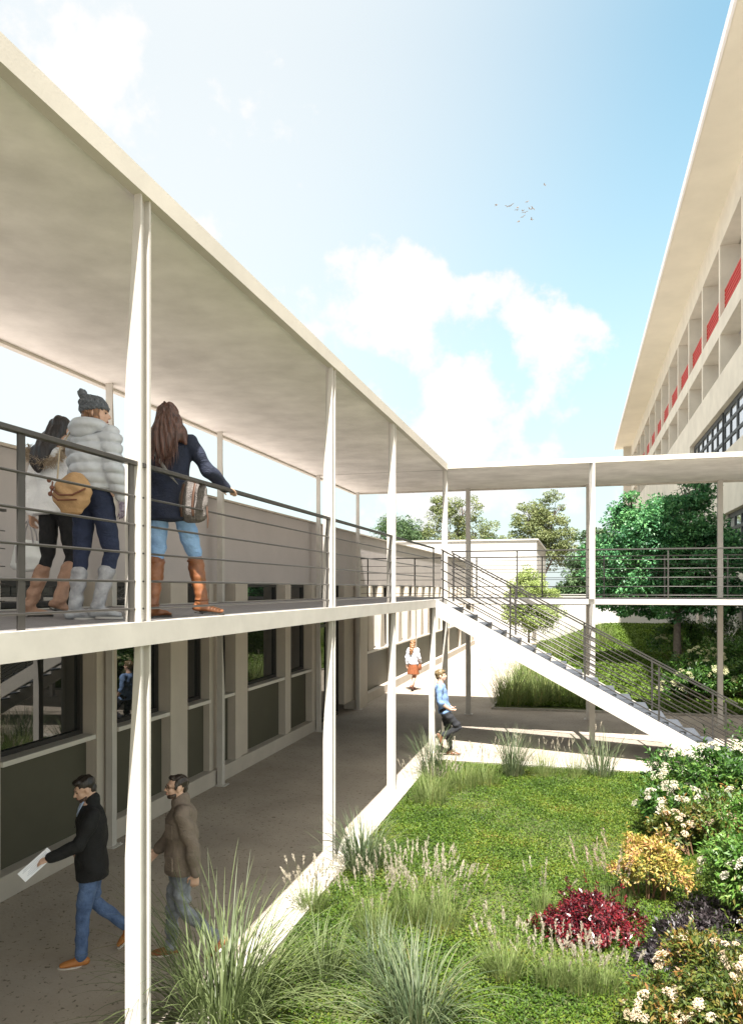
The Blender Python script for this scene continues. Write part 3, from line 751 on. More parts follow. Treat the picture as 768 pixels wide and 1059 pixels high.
# ---- shrubs
def shrub(x, y, lobes, nleaf, leaf, lm, name, label, flowers=0, fm=None, fr=.045, stems=14, group='flowering shrubs of the garden', z=.02, up=.35, sprout=0, sel=None, cat='shrub'):
    """lobes: (dx, dy, z, rx, ry, rz). leaves sit in layered shells pointing out and slightly down"""
    if y > 20: z = float(bank(x, y))
    root = empty(name, (x, y, z)); tag(root, label, cat, group, 'thing')
    vol = np.array([l[3] * l[4] + l[3] * l[5] for l in lobes]); pr = vol / vol.sum()
    ids = rng.choice(len(lobes), nleaf, p=pr); Lb = np.array(lobes)[ids]
    d = sph(nleaf); d[:, 2] = np.where(d[:, 2] < -.35, -d[:, 2], d[:, 2])
    # sub-clumps: pull directions towards random clump axes so gaps stay open
    nc = 15; ax = sph(nc * len(lobes)).reshape(len(lobes), nc, 3)
    ci = rng.integers(0, nc, nleaf); cr = rng.uniform(.72, 1.18, (len(lobes), nc))[ids, ci]; a = ax[ids, ci]; a[:, 2] = np.abs(a[:, 2]) * 1.0 - .25 * (rnd(nleaf) < .4)
    mixv = rnd(nleaf) < .82
    d = np.where(mixv[:, None], norm(a + sph(nleaf) * .27), d)
    rad = (1 - np.abs(rng.normal(0, .20, nleaf))) * np.where(mixv, cr, .82); rad += .06 * np.sin(d[:, 0] * 9 + Lb[:, 0] * 7) + .05 * np.cos(d[:, 2] * 11)
    C = Lb[:, :3] + d * Lb[:, 3:6] * rad[:, None]
    C[:, 2] = np.maximum(C[:, 2], .03)
    D = norm(d + sph(nleaf) * .95 + np.array([0, 0, up - .45])); N = norm(d + np.array([0, 0, .8]) + sph(nleaf) * .5)
    L = leaf * rnd(nleaf, .45, 1.45)
    V = [leaf_arr(C, D, N, L, L * rnd(nleaf, .28, .48), .2)]
    if sprout:
        # shoots that stick out of the outline, pairs of leaves along each
        k = 16; ids = rng.choice(len(lobes), sprout, p=pr); Lb2 = np.array(lobes)[ids]
        d2 = sph(sprout); d2[:, 2] = np.abs(d2[:, 2]) + .25; d2 = norm(d2)
        b = Lb2[:, :3] + d2 * Lb2[:, 3:6] * .85; dd = norm(d2 + sph(sprout) * .3 + np.array([0, 0, .5]))
        ln = rnd(sprout, .12, .30) * (leaf / .055)
        t = np.tile(np.linspace(.15, 1, k), (sprout, 1))
        C2 = (b[:, None] + dd[:, None] * (t * ln[:, None])[..., None]).reshape(-1, 3)
        Dd = norm(np.repeat(dd, k, 0) * .8 + sph(sprout * k) * .8)
        L2 = leaf * rnd(sprout * k, .7, 1.25)
        V.append(leaf_arr(C2, Dd, norm(sph(sprout * k) * .7 + np.array([0, 0, 1.])), L2, L2 * .34, .2))
    quads('foliage', np.concatenate(V), 4, lm, root)
    mb = MB()
    for i in range(stems):
        l = lobes[rng.integers(len(lobes))]; e = sph(1)[0]; e[2] = abs(e[2])
        tip = Vector(l[:3]) + Vector((e[0] * l[3], e[1] * l[4], e[2] * l[5])) * .85
        b0 = Vector((l[0] * .45 + rng.uniform(-.06, .06), l[1] * .45 + rng.uniform(-.06, .06), -.02))
        mid = (b0 + tip) * .5 + Vector((0, 0, .06))
        mb.tube([b0, mid, tip], [.011, .008, .004], 5)
    mb.build('stem', M['twig'], root)
    if flowers:
        # flat-topped heads of many small petals, gathered in a few sprays
        FC, FD, FN, FLn = [], [], [], []
        nsp = max(3, flowers // 4); sprays = []
        for i in range(nsp):
            l = lobes[rng.integers(len(lobes))]; e = sph(1)[0]; e[2] = abs(e[2]) + .15; e[1] = -abs(e[1]) * .9; e /= np.linalg.norm(e)
            sprays.append((np.array(l[:3]), np.array(l[3:6]), e))
        for i in range(flowers):
            c, r3, e = sprays[rng.integers(nsp)]; e2 = norm(e + rng.normal(0, .20, 3))
            if e2[2] < 0: e2[2] *= -1
            p = c + e2 * r3 * rng.uniform(1.0, 1.1)
            up_ = norm(e2 + np.array([0, -.1, .7])); u = norm(np.cross(up_, [0.3, 1, .2])); v = np.cross(up_, u)
            R_ = fr * rng.uniform(.6, 1.25); kk = 90
            rr = np.sqrt(rnd(kk)) * R_; th = rnd(kk, 0, 2 * math.pi)
            q = p + u * (rr * np.cos(th))[:, None] + v * (rr * np.sin(th))[:, None] + up_ * (R_ * .45 * (1 - (rr / R_) ** 2) + rnd(kk) * R_ * .2)[:, None]
            FC.append(q); FD.append(norm(sph(kk) + up_ * .25)); FN.append(norm(up_ + sph(kk) * .6)); FLn.append(np.full(kk, R_ * .34))
        FC, FD, FN, FLn = map(np.concatenate, (FC, FD, FN, FLn))
        quads('blossoms', leaf_arr(FC - FD * FLn[:, None] * .5, FD, FN, FLn, FLn * .9, .05), 4, fm or LM['flower'], root)
    return root
# right-hand border, from far to near
shrub(2.05, 11.5, [(-.15, .1, .62, .85, .7, .62), (.75, .2, .85, .8, .7, .75), (-.75, -.3, .36, .50, .5, .36), (.3, -.5, .45, .7, .5, .45), (1.5, -.1, .9, .7, .7, .8)], 21000, .075, LM['shrub'], 'flowering_shrub',
      'farthest white-flowered dark green shrub, right below the stair foot', flowers=100, fr=.07, sprout=70)
shrub(1.62, 10.35, [(-.45, .1, .25, .35, .3, .28), (.2, .2, .35, .5, .4, .36)], 5200, .06, LM['bronze'], 'flowering_shrub', 'low brownish shrub with small blush flowers on the left skirt of the farthest white shrub', flowers=26, fm=LM['flower_pink'], fr=.05, sprout=20)
shrub(2.05, 8.75, [(-.12, 0, .66, .62, .6, .62), (.55, .2, .95, .6, .6, .6), (-.45, .1, .40, .34, .3, .34), (-.15, -.35, .42, .50, .45, .42), (.4, -.6, .55, .55, .5, .5)], 19000, .062, LM['shrub_bright'], 'flowering_shrub',
      'bright green shrub with arching sprays, cut by the right edge of the photo', flowers=55, fr=.055, sprout=90)
shrub(1.85, 7.2, [(0, 0, .45, .45, .4, .42), (.4, .1, .62, .4, .4, .4)], 7000, .05, LM['shrub_bright'], 'flowering_shrub', 'small bright green shrub between the bright arching shrub and the bronze one', flowers=16, fr=.04, sprout=40)
shrub(1.02, 6.18, [(0, 0, .40, .46, .42, .38), (.45, .05, .50, .42, .4, .42), (-.34, -.12, .22, .32, .3, .22), (.1, -.38, .32, .42, .3, .3), (.9, -.1, .5, .4, .4, .42)], 16000, .045, LM['bronze'], 'flowering_shrub',
      'nearest shrub with bronze-green leaves and cream flower heads, in the bottom right corner', flowers=90, fm=LM['flower_pink'], fr=.042, sprout=90)
shrub(.80, 8.85, [(0, 0, .36, .36, .34, .32), (-.16, 0, .50, .20, .24, .18), (.2, .0, .26, .24, .24, .24), (.02, -.1, .58, .14, .14, .14), (-.3, -.05, .25, .16, .16, .16)], 5200, .042, LM['gold'], 'golden_shrub', 'round golden yellow shrub between lawn and white-flowered shrubs', sprout=14, group='coloured shrubs')
shrub(.12, 7.72, [(0, 0, .18, .42, .36, .26), (-.26, -.05, .11, .28, .28, .18), (.30, 0, .12, .28, .30, .19), (.05, .1, .25, .26, .25, .19)], 7500, .042, LM['red'], 'red_shrub', 'low domed crimson shrub at the edge of the lawn', sprout=16, group='coloured shrubs', up=.1)
shrub(1.0, 7.75, [(0, 0, .06, .42, .5, .12), (.35, .5, .07, .40, .5, .12), (-.15, -.35, .05, .30, .3, .10)], 5200, .05, LM['purple'], 'dark_shrub', 'low dark purple-grey ground-cover plant between red, golden and bronze shrubs', stems=4, group='coloured shrubs')
tag(MB().prism([(.30, 7.1, .034), (1.0, 6.4, .034), (3.4, 6.2, .034), (3.4, 10.2, .034), (.75, 10.0, .034), (.35, 9.2, .034), (.6, 8.2, .034)], (0, 0, -.02)).build('planting_soil', M['mulch']), kind='structure')
# shrubs of the far lawn, round the tree and beside the tall building
SB = [(3.25, 24.6, .85, 'flowering shrub nearest the stair foot, full of pale yellow blooms'), (3.9, 25.2, 1.0, 'pale-flowered shrub between stair foot and right far column'), (5.2, 25.5, 1.1, 'dark shrub with few blooms right of the far column'), (6.3, 26.5, 1.2, 'shrub against the tall building nearest the walkway'),
      (4.0, 28.2, 1.1, 'second-row shrub with pale blooms in front of the tree trunk'), (4.9, 28.6, 1.3, 'second-row shrub with pale blooms right of the tree trunk'), (6.2, 30.5, 1.3, 'second-row shrub standing against the tall building'),
      (4.2, 34.0, 1.5, 'yellow-flowered shrub right behind the tree trunk'), (5.8, 35.0, 1.6, 'tall dark shrub behind the tree at the foot of the building')]
for x, y, s_, l in SB:
    shrub(x, y, [(0, 0, .55 * s_, .8 * s_, .7 * s_, .55 * s_), (.5 * s_, .2, .4 * s_, .5 * s_, .5 * s_, .4 * s_), (-.5 * s_, -.1, .38 * s_, .5 * s_, .5 * s_, .38 * s_), (.0, -.3, .85 * s_, .45 * s_, .4 * s_, .35 * s_)], 4200, .11, LM['shrub'], 'garden_shrub', l,
          flowers=30 if 'dark' not in l else 6, fm=LM['flower_yellow'], fr=.085, sprout=20, group='shrubs of the far lawn', stems=8)

# ---- trees
def tree(x, y, trunk_h, lobes, nleaf, leaf, lm, name, label, tr=.16, group=None, lean=(0, 0), bark=None, gaps=.30):
    root = empty(name, (x, y, float(bank(x, y)) - .05 if y < 50 and x > -2.3 else 0)); tag(root, label, 'tree', group, 'thing')
    mb = MB(); t = Vector((lean[0], lean[1], trunk_h))
    mb.tube([(0, 0, -.05), (t * .5)[:], t[:]], [tr * 1.25, tr, tr * .8], 10)
    for l in lobes:
        c = Vector(l[:3]); mid = t.lerp(c, .5) + Vector((0, 0, .12 * (c - t).length))
        mb.tube([t * .96, mid, c], [tr * .55, tr * .35, tr * .15], 7)
        for k in range(5):
            e = Vector(sph(1)[0]); e.z = abs(e.z) * .6; tip = c + Vector((e.x * l[3], e.y * l[4], e.z * l[5])) * .8
            mb.tube([mid.lerp(c, .5 + .1 * k), c.lerp(tip, .6) + Vector((0, 0, .1)), tip], [tr * .2, tr * .12, tr * .05], 5)
    mb.build('trunk', bark or M['bark'], root, smooth=True)
    Lq = np.array(lobes); vol = Lq[:, 3] * Lq[:, 5] + Lq[:, 3] * Lq[:, 4]; pr = vol / vol.sum()
    # leafy clumps distributed on and in the lobes
    ncl = max(30, nleaf // 110); ids = rng.choice(len(lobes), ncl, p=pr)
    d = sph(ncl); rad = rnd(ncl, .55, 1.05)
    cc = Lq[ids, :3] + d * Lq[ids, 3:6] * rad[:, None]
    cs = rnd(ncl, .10, .24) * np.minimum(Lq[ids, 3], Lq[ids, 5]) + .12
    li = rng.integers(0, ncl, nleaf); e = sph(nleaf)
    C = cc[li] + e * (cs[li] * rnd(nleaf, .3, 1.0) ** .6)[:, None] * np.array([1.25, 1.25, .75])
    D = norm(e + sph(nleaf) * .8 + np.array([0, 0, -.25])); N = norm(e * .6 + np.array([0, 0, 1.]) + sph(nleaf) * .6)
    L = leaf * rnd(nleaf, .6, 1.3)
    quads('crown', leaf_arr(C, D, N, L, L * rnd(nleaf, .55, .85), .2), 4, lm, root)
    return root
# base at the pixel of its trunk; the crown reaches the facade
tree(3.95, 33.0, 2.3, [(-.9, 0, 4.0, 1.9, 1.7, 1.5), (.9, 0, 4.0, 1.9, 1.7, 1.6), (.1, .1, 5.9, 1.5, 1.5, 1.3), (-1.9, 0, 5.3, 1.2, 1.2, 1.3), (-.9, .2, 2.7, 1.8, 1.5, .8), (1.6, -.2, 2.9, 1.5, 1.4, .8), (.5, -.4, 7.0, .9, .9, .8), (-.7, -.6, 5.6, 1.4, 1.2, 1.3), (.6, -.9, 4.4, 1.6, 1.0, 1.4),
                      (-2.9, .1, 4.1, 1.0, 1.1, 1.1), (1.3, .1, 5.3, .8, 1.0, .9), (-2.9, 0, 2.9, .7, .8, .6), (-1.9, .1, 6.6, .6, .7, .6)], 70000, .125, LM['maple'],
     'broadleaf_tree', 'big bright green tree standing behind the walkway close to the tall building', .15)
tree(6.75, 32.0, 2.8, [(.1, 0, 4.2, .45, .4, .8), (-.1, 0, 3.4, .5, .4, .5), (-.1, 0, 4.6, .25, .25, .3)], 900, .12, LM['maple'], 'young_tree', 'slim sparse young tree against the facade right of the big tree', .05)
tree(-2.75, 46.0, .9, [(0, 0, 3.4, 1.1, 1.0, 1.2), (.3, 0, 2.0, 1.6, 1.1, 1.1), (-.6, 0, 2.4, 1.1, .9, 1.1), (.1, 0, 4.2, .7, .6, .8), (.9, 0, 3.0, .9, .8, .8)], 26000, .10, LM['pale'], 'small_tree', 'small pale green tree in front of the white block', .07)
BT = [(-15.0, 92, [(0, 0, 10.5, 3.0, 3, 3.2), (-3.2, 0, 9.0, 2.6, 2.5, 2.8), (1.8, 0, 13.2, 2.2, 2, 2.2), (0, 0, 7.5, 4.0, 2.5, 2.0), (4.5, 0, 7.5, 2.2, 2.5, 2.2), (3.2, 0, 10, 2.6, 2.5, 2.6), (-.8, 0, 13.4, 1.6, 1.5, 1.6)], 'olive', 'tall pale tree behind the left building, seen between the columns'),
      (-21.0, 90, [(0, 0, 8.8, 3.2, 3, 3.6), (-2.8, 0, 7.2, 2.2, 2.2, 2.4)], 'dark', 'darker tree left of the tall pale one, beside the stepped roof line'),
      (-3.9, 88, [(0, 0, 10.0, 2.8, 2.5, 2.6), (1.6, 0, 12.3, 2.2, 2, 2.0), (-1.6, 0, 11.6, 1.8, 1.8, 1.8), (2.8, 0, 8.5, 2.2, 2, 2.4), (-3.4, 0, 7.5, 2.0, 2, 2.2), (0, 0, 7.8, 3.2, 2.4, 2.2), (-.2, 0, 10.2, 3.4, 2, 1.6)], 'olive', 'airy pale tree rising behind the white block'),
      (2.2, 80, [(0, 0, 8.3, 2.0, 2, 1.4), (-1.0, 0, 6.3, 2.0, 2, 1.5), (1.5, 0, 6.8, 1.8, 2, 1.5), (0, 0, 4.2, 2.8, 2, 1.8)], 'dark', 'layered dark evergreen right of the white block'),
      (.4, 66, [(0, 0, 3.0, 1.9, 1.5, 2.0), (1.7, 0, 2.6, 1.7, 1.5, 1.9), (-1.5, 0, 2.4, 1.4, 1.4, 1.7), (.4, 0, 5.6, 1.2, 1.2, 1.2)], 'dark', 'bushy dark tree filling the gap beside the white block, below the layered evergreen'),
      (6.0, 72, [(0, 0, 7.0, 2.2, 2, 2.6), (-1.4, 0, 9.5, 1.3, 1.3, 1.6), (0, 0, 4.0, 2.8, 2, 2.2)], 'dark', 'dark tree beyond the far lawn just left of the big green tree'),
      (-9.5, 86, [(0, 0, 6.5, 3.0, 2.5, 2.4), (2.0, 0, 7.2, 1.8, 1.8, 1.8)], 'dark', 'low dark tree filling the gap between the two tall pale trees')]
for x, y, lb, m_, l in BT:
    tree(x, y, 4.5, lb, 24000, .21, LM[m_], 'background_tree', l, .28, group='trees beyond the buildings')

# ---- birds
bd = [(563, 191), (545, 208.5), (513, 212), (524.5, 213.5), (528, 212.3), (535, 214.5), (534.2, 217), (540.6, 217.6), (542.8, 219.5), (547.5, 215.8), (550.5, 215.5), (540.5, 224), (549.5, 226.7), (536, 229)]
BL = ['topmost bird, alone right above the flock', 'highest bird of the flock itself, pale', 'leftmost bird, pale and apart from the flock', 'lower bird of the pair left of the flock centre', 'upper bird of the pair left of the flock centre', 'upper one of two overlapping birds left of centre', 'lower one of two overlapping birds left of centre',
      'left one of the two touching birds at the flock centre', 'right one of the two touching birds at the flock centre', 'paler bird of the pair at the right of the flock', 'dark rightmost bird of the flock', 'bird just below the flock centre', 'pale bird at the lower right of the flock', 'lowest bird of the flock']
a_ = math.atan(212 / 784)
bm_ = mat('bird plumage', (.20, .16, .14), .8)
def bird_mesh():
    mb = MB(); mb.tube([(0, -.13, 0), (0, -.05, 0), (0, .08, .01), (0, .15, .015)], [.012, .04, .045, .02], 8)
    for s_ in (-1, 1):
        mb.prism([(s_*.02, -.05, .01), (s_*.02, .07, .01), (s_*.20, .08, .085), (s_*.40, -.02, .05), (s_*.20, -.03, .08)], (0, 0, .008))
    mb.prism([(-.012, -.10, 0), (.012, -.10, 0), (.045, -.24, 0), (-.045, -.24, 0)], (0, 0, .006))
    return mb
b0 = None
for (px, py), l in zip(bd, BL):
    d_ = 75.0; r_ = (px - 384) / 784 * d_
    p = (-d_ * math.sin(a_) + r_ * math.cos(a_), d_ * math.cos(a_) + r_ * math.sin(a_), EYE + (609 - py) / 784 * d_)
    if b0 is None: b0 = bird_mesh().build('bird', bm_, smooth=False); o = b0
    else: o = b0.copy(); col.objects.link(o)
    o.location = p; o.rotation_euler = (rng.uniform(-.4, .4), rng.uniform(-.6, .6), rng.uniform(0, 6)); s_ = rng.uniform(.75, 1.0); o.scale = (s_,) * 3
    tag(o, l, 'bird', 'birds in flight')
# ------------------------------------------------------------------ people
PM = {}
PM['skin'] = mat('skin', (.60, .38, .28), .5, var=.06, scale=12)
PM['skin2'] = mat('tanned skin', (.50, .30, .21), .5, var=.06, scale=12)
PM['eye'] = mat('eye', (.05, .035, .03), .2)
PM['lip'] = mat('lips', (.45, .16, .14), .5)
def wrinkle(m, s=11, strength=.55):
    """crumpled creases on top of the weave"""
    nt = m.node_tree; b = nt.nodes['Principled BSDF']
    tc = nt.nodes.new('ShaderNodeTexCoord'); mp = nt.nodes.new('ShaderNodeMapping'); mp.inputs['Scale'].default_value = (1, 1, 1.8); mp.inputs['Rotation'].default_value = (.5, .4, 0)
    n = nt.nodes.new('ShaderNodeTexNoise'); n.noise_type = 'RIDGED_MULTIFRACTAL'; n.inputs['Scale'].default_value = s; n.inputs['Detail'].default_value = 2.5; n.inputs['Distortion'].default_value = 1.2
    nt.links.new(tc.outputs['Object'], mp.inputs['Vector']); nt.links.new(mp.outputs[0], n.inputs['Vector'])
    bp = nt.nodes.new('ShaderNodeBump'); bp.inputs['Strength'].default_value = strength; bp.inputs['Distance'].default_value = .012
    nt.links.new(n.outputs['Fac'], bp.inputs['Height'])
    old = b.inputs['Normal'].links[0].from_socket if b.inputs['Normal'].links else None
    if old: nt.links.new(old, bp.inputs['Normal'])
    nt.links.new(bp.outputs['Normal'], b.inputs['Normal']); return m
def cloth(name, c, var=.15, scale=14, bump=.35, bscale=90, rough=.85, **k): return wrinkle(mat(name, c, rough, var=var, scale=scale, bump=bump, bscale=bscale, **k))
def hairmat(name, c):
    m, nt, b = nodes(name); b.inputs['Roughness'].default_value = .42; b.inputs['Specular IOR Level'].default_value = .5
    tc = nt.nodes.new('ShaderNodeTexCoord'); mp = nt.nodes.new('ShaderNodeMapping'); mp.inputs['Scale'].default_value = (90, 90, 5)
    n = nt.nodes.new('ShaderNodeTexNoise'); n.inputs['Scale'].default_value = 1.0; n.inputs['Detail'].default_value = 4
    r = nt.nodes.new('ShaderNodeValToRGB'); r.color_ramp.elements[0].position = .35; r.color_ramp.elements[1].position = .7
    r.color_ramp.elements[0].color = tuple(x * .45 for x in c) + (1,); r.color_ramp.elements[1].color = tuple(min(1, x * 1.7) for x in c) + (1,)
    nt.links.new(tc.outputs['Object'], mp.inputs['Vector']); nt.links.new(mp.outputs[0], n.inputs['Vector']); nt.links.new(n.outputs['Fac'], r.inputs['Fac']); nt.links.new(r.outputs['Color'], b.inputs['Base Color'])
    bp = nt.nodes.new('ShaderNodeBump'); bp.inputs['Strength'].default_value = .5; bp.inputs['Distance'].default_value = .01
    nt.links.new(n.outputs['Fac'], bp.inputs['Height']); nt.links.new(bp.outputs['Normal'], b.inputs['Normal'])
    return m
def denim(name, c, dark=None): return wrinkle(mat(name, c, .85, dark=dark or tuple(x * .55 for x in c), scale=9, bump=.35, bscale=45, detail=5), 14, .7)

def vox(name, mb, size, m, parent=None, smooth_it=3, disp=None, keep=False):
    """fuse the overlapping closed pieces of MB into one continuous surface"""
    bmesh.ops.recalc_face_normals(mb.bm, faces=mb.bm.faces[:])
    me = bpy.data.meshes.new('tmp'); mb.bm.to_mesh(me); mb.bm.free()
    o = bpy.data.objects.new('tmp', me); col.objects.link(o)
    r = o.modifiers.new('r', 'REMESH'); r.mode = 'VOXEL'; r.voxel_size = size; r.use_smooth_shade = True
    if smooth_it:
        s = o.modifiers.new('s', 'SMOOTH'); s.factor = .5; s.iterations = smooth_it
    dg = bpy.context.evaluated_depsgraph_get(); dg.update()
    ev = o.evaluated_get(dg); me2 = bpy.data.meshes.new_from_object(ev); me2.name = name
    bpy.data.objects.remove(o); bpy.data.meshes.remove(me)
    if disp is not None:
        n = len(me2.vertices); co = np.empty(n * 3, np.float32); me2.vertices.foreach_get('co', co); co = co.reshape(-1, 3)
        no = np.array([v.normal[:] for v in me2.vertices], np.float32)
        co2 = co + no * disp(co, no)[:, None]
        me2.vertices.foreach_set('co', co2.astype(np.float32).reshape(-1)); me2.update()
    me2.polygons.foreach_set('use_smooth', [True] * len(me2.polygons))
    me2.materials.clear(); me2.materials.append(m)
    return link_mesh(name, me2, m, parent)

def folds(amp=.004, f=22, seed=0.0):
    """soft diagonal cloth folds"""
    def g(c, n):
        x, y, z = c[:, 0] + seed, c[:, 1] + seed * .7, c[:, 2]
        return 1.5 * amp * (np.sin(f * (z + .6 * x) + 2.5 * np.sin(7 * y + 5 * x)) * .6 + .5 * np.sin(f * 1.7 * (z - .5 * y) + 3 * np.sin(9 * x)))
    return g

def head_parts(hc, yaw, pitch, k=1.0, female=True, neck_to=None):
    """returns (bm pieces adder, matrix) for the head around centre hc"""
    Mh = Matrix.Translation(hc) @ Matrix.Rotation(yaw, 4, 'Z') @ Matrix.Rotation(pitch, 4, 'X') @ Matrix.Scale(k, 4)
    P = lambda *p: (Mh @ Vector(p))
    eul = Mh.to_euler()
    def add(mb):
        e = lambda c, r: mb.ell(P(*c), tuple(q * k for q in r), eul, 18)
        e((0, -.012, .028), (.073, .092, .088)); e((0, .022, -.030), (.058, .066, .070)); e((0, .040, -.078), (.036, .040, .030))
        e((0, .068, .022), (.048, .022, .020)); e((.030, .058, -.022), (.022, .022, .022)); e((-.030, .058, -.022), (.022, .022, .022))
        mb.tube([P(0, .080, .014), P(0, .093, -.006), P(0, .104, -.024)], [.008 * k, .010 * k, .0125 * k], 10)
        e((0, .082, -.034), (.017, .014, .008)); e((0, .079, -.053), (.024, .013, .007)); e((0, .077, -.064), (.020, .012, .007))
        for s in (-1, 1): e((s * .074, -.008, -.008), (.010, .020, .030))
        if neck_to is not None:
            nr = .050 if female else .060
            mb.tube([P(0, -.022, -.04), P(0, -.028, -.10), neck_to], [nr, nr * .98, nr * 1.15], 14)
    return add, Mh
def face(root, Mh, mskin=None, brow=None):
    for s in (-1, 1):
        mb = MB().ell(Mh @ Vector((s * .030, .0775, .004)), (.012, .006, .006), Mh.to_euler(), 10); mb.build('eye', PM['eye'], root, True)
    if brow:
        for s in (-1, 1):
            MB().tube([Mh @ Vector((s * .013, .0885, .020)), Mh @ Vector((s * .030, .087, .026)), Mh @ Vector((s * .046, .074, .021))], [.003, .004, .002], 6).build('eyebrow', brow, root, True)
    MB().ell(Mh @ Vector((0, .0905, -.0575)), (.021, .0045, .0075), Mh.to_euler(), 10).build('lips', PM['lip'], root, True)

def hand(mb, wrist, dirv, palm_n, s=1.0, curl=.7, thumb_side=1):
    """palm plus five separate curled fingers; palm_n points out of the palm"""
    d = Vector(dirv).normalized(); n = Vector(palm_n); n = (n - d * n.dot(d)).normalized(); a = d.cross(n)   # a: across the palm
    w = Vector(wrist)
    mb.tube([w - d * .02, w + d * .03 * s, w + d * .085 * s], [(.026 * s, .019 * s), (.036 * s, .016 * s), (.040 * s, .014 * s)], 12, side=a)
    L = (.062, .074, .070, .054)
    for i in range(4):
        b = w + d * .075 * s + a * ((i - 1.5) * .0205 * s); dd = d; p = [b - d * .02, b]; 
        for q in range(3):
            dd = (dd + n * curl * (.55 if q == 0 else .75)).normalized(); p.append(p[-1] + dd * L[i] * s * (.42, .33, .25)[q])
        mb.tube(p, [.0088 * s, .0092 * s, .0085 * s, .0078 * s, .0066 * s], 8)
    t0 = w + d * .022 * s + a * (-thumb_side * .026 * s)
    t1 = t0 + (d * .6 - a * thumb_side * .75 + n * .25).normalized() * .040 * s; t2 = t1 + (d * .85 + n * .5 - a * thumb_side * .1).normalized() * .030 * s; t3 = t2 + (d + n * .5).normalized() * .022 * s
    mb.tube([t0, t1, t2, t3], [.0135 * s, .0115 * s, .0095 * s, .0075 * s], 8)

def limb(mb, a, b, c, r, n=14, side=None):
    """a-b-c limb with muscle swell: r = (ra, rmid1, rb, rmid2, rc)"""
    a, b, c = Vector(a), Vector(b), Vector(c)
    mb.tube([a, a.lerp(b, .4), a.lerp(b, .85), b, b.lerp(c, .2), b.lerp(c, .5), c], [r[0], r[1], (r[1] + r[2]) / 2, r[2], (r[2] + r[3]) / 2, r[3], r[4]], n)

def foot_mesh(mb, ankle, toe_dir, s=1.0, pitch=0.0, w=.040, L=.19, hh=.034):
    """shoe volume below an ankle: heel, instep, toe box. pitch > 0 lifts the heel"""
    a = Vector(ankle); t = Vector((toe_dir[0], toe_dir[1], 0)).normalized(); up = Vector((0, 0, 1)); sd = t.cross(up)
    q = Matrix.Rotation(-pitch, 3, sd); t2 = q @ t; up2 = q @ up
    h = a - up2 * .045 * s
    mb.tube([h - t2 * .045 * s, h + t2 * .01, h + t2 * .07 * s - up2 * .002, h + t2 * .125 * s - up2 * .008, h + t2 * .165 * s - up2 * .012],
            [(w * .82 * s, hh * .95 * s), (w * .9 * s, hh * 1.1 * s), (w * 1.0 * s, hh * .95 * s), (w * 1.08 * s, hh * .72 * s), (w * .85 * s, hh * .5 * s)], 14, side=sd)
    mb.tube([a + up2 * .02, h + t2 * .04 * s + up2 * .005], [.040 * s, .036 * s], 12)
    return t2, up2, h
def sole_mesh(mb, ankle, toe_dir, s=1.0, pitch=0.0, w=.043, heel=0.0):
    a = Vector(ankle); t = Vector((toe_dir[0], toe_dir[1], 0)).normalized(); up = Vector((0, 0, 1)); sd = t.cross(up)
    q = Matrix.Rotation(-pitch, 3, sd); t2 = q @ t; up2 = q @ up; h = a - up2 * .076 * s
    ring = []
    for k in range(20):
        th = 2 * math.pi * k / 20; x = math.cos(th); y = math.sin(th)
        ln = .135 if x > 0 else .075
        ring.append((x * ln + .06 - (.0 if x > 0 else .0), y * w * (1.0 + .08 * x)))
    mb.loft([[h + t2 * u * s + sd * v * s - up2 * (.004 + dz) for u, v in ring] for dz in (-.008, .008)])
    if heel:
        mb.loft([[h + t2 * (u * .35 - .045) * s + sd * v * .8 * s - up2 * dz for u, v in ring] for dz in (.008, .008 + heel)])

def body_core(mb, J, r=.8):
    """thin continuous body inside the clothes, so head and hands belong to one figure"""
    mb.tube([J['pel'], J['waist'], J['chest'], J['neck']], [(.12 * r, .09 * r), (.11 * r, .085 * r), (.14 * r, .09 * r), (.06, .055)], 14, side=J.get('side', (1, 0, 0)))
    for s in 'LR':
        limb(mb, J['sho' + s], J['elb' + s], J['wri' + s], (.042, .038, .034, .034, .026))
        limb(mb, J['hip' + s], J['kne' + s], J['ank' + s], (.07, .065, .045, .048, .036))
        mb.tube([J['chest'], J['sho' + s]], [.06, .045], 10); mb.tube([J['pel'], J['hip' + s]], [.08, .07], 10)
        mb.tube([J['ank' + s], Vector(J['ank' + s]) + Vector((0, 0, -.02))], [.034, .03], 8)

def V3(*a): return Vector(a)
def Rz(v, a): return Matrix.Rotation(a, 3, 'Z') @ Vector(v)
def torso_shell(mb, secs, side=(1, 0, 0), n=22):
    """secs: (x, y, z, rx, ry)"""
    mb.tube([s[:3] for s in secs], [(s[3], s[4]) for s in secs], n, side=side, round_ends=False)

def skirt_cut(o, zmin):
    pass

def person_root(loc, rz, s, label, group=None):
    r = empty('person', loc, rz); r.scale = (s, s, s); tag(r, label, 'person', group); return r
def held(o, root):
    """place a held or worn thing that was modelled in the person's own space"""
    o.matrix_world = root_matrix(root) ; return o
def root_matrix(r): return Matrix.Translation(r.location) @ Matrix.Rotation(r.rotation_euler.z, 4, 'Z') @ Matrix.Scale(r.scale[0], 4)

def strand_hair(root, pts, m, n, L, width, name='hair_strands', spread=.2):
    pass

ZD = DECK
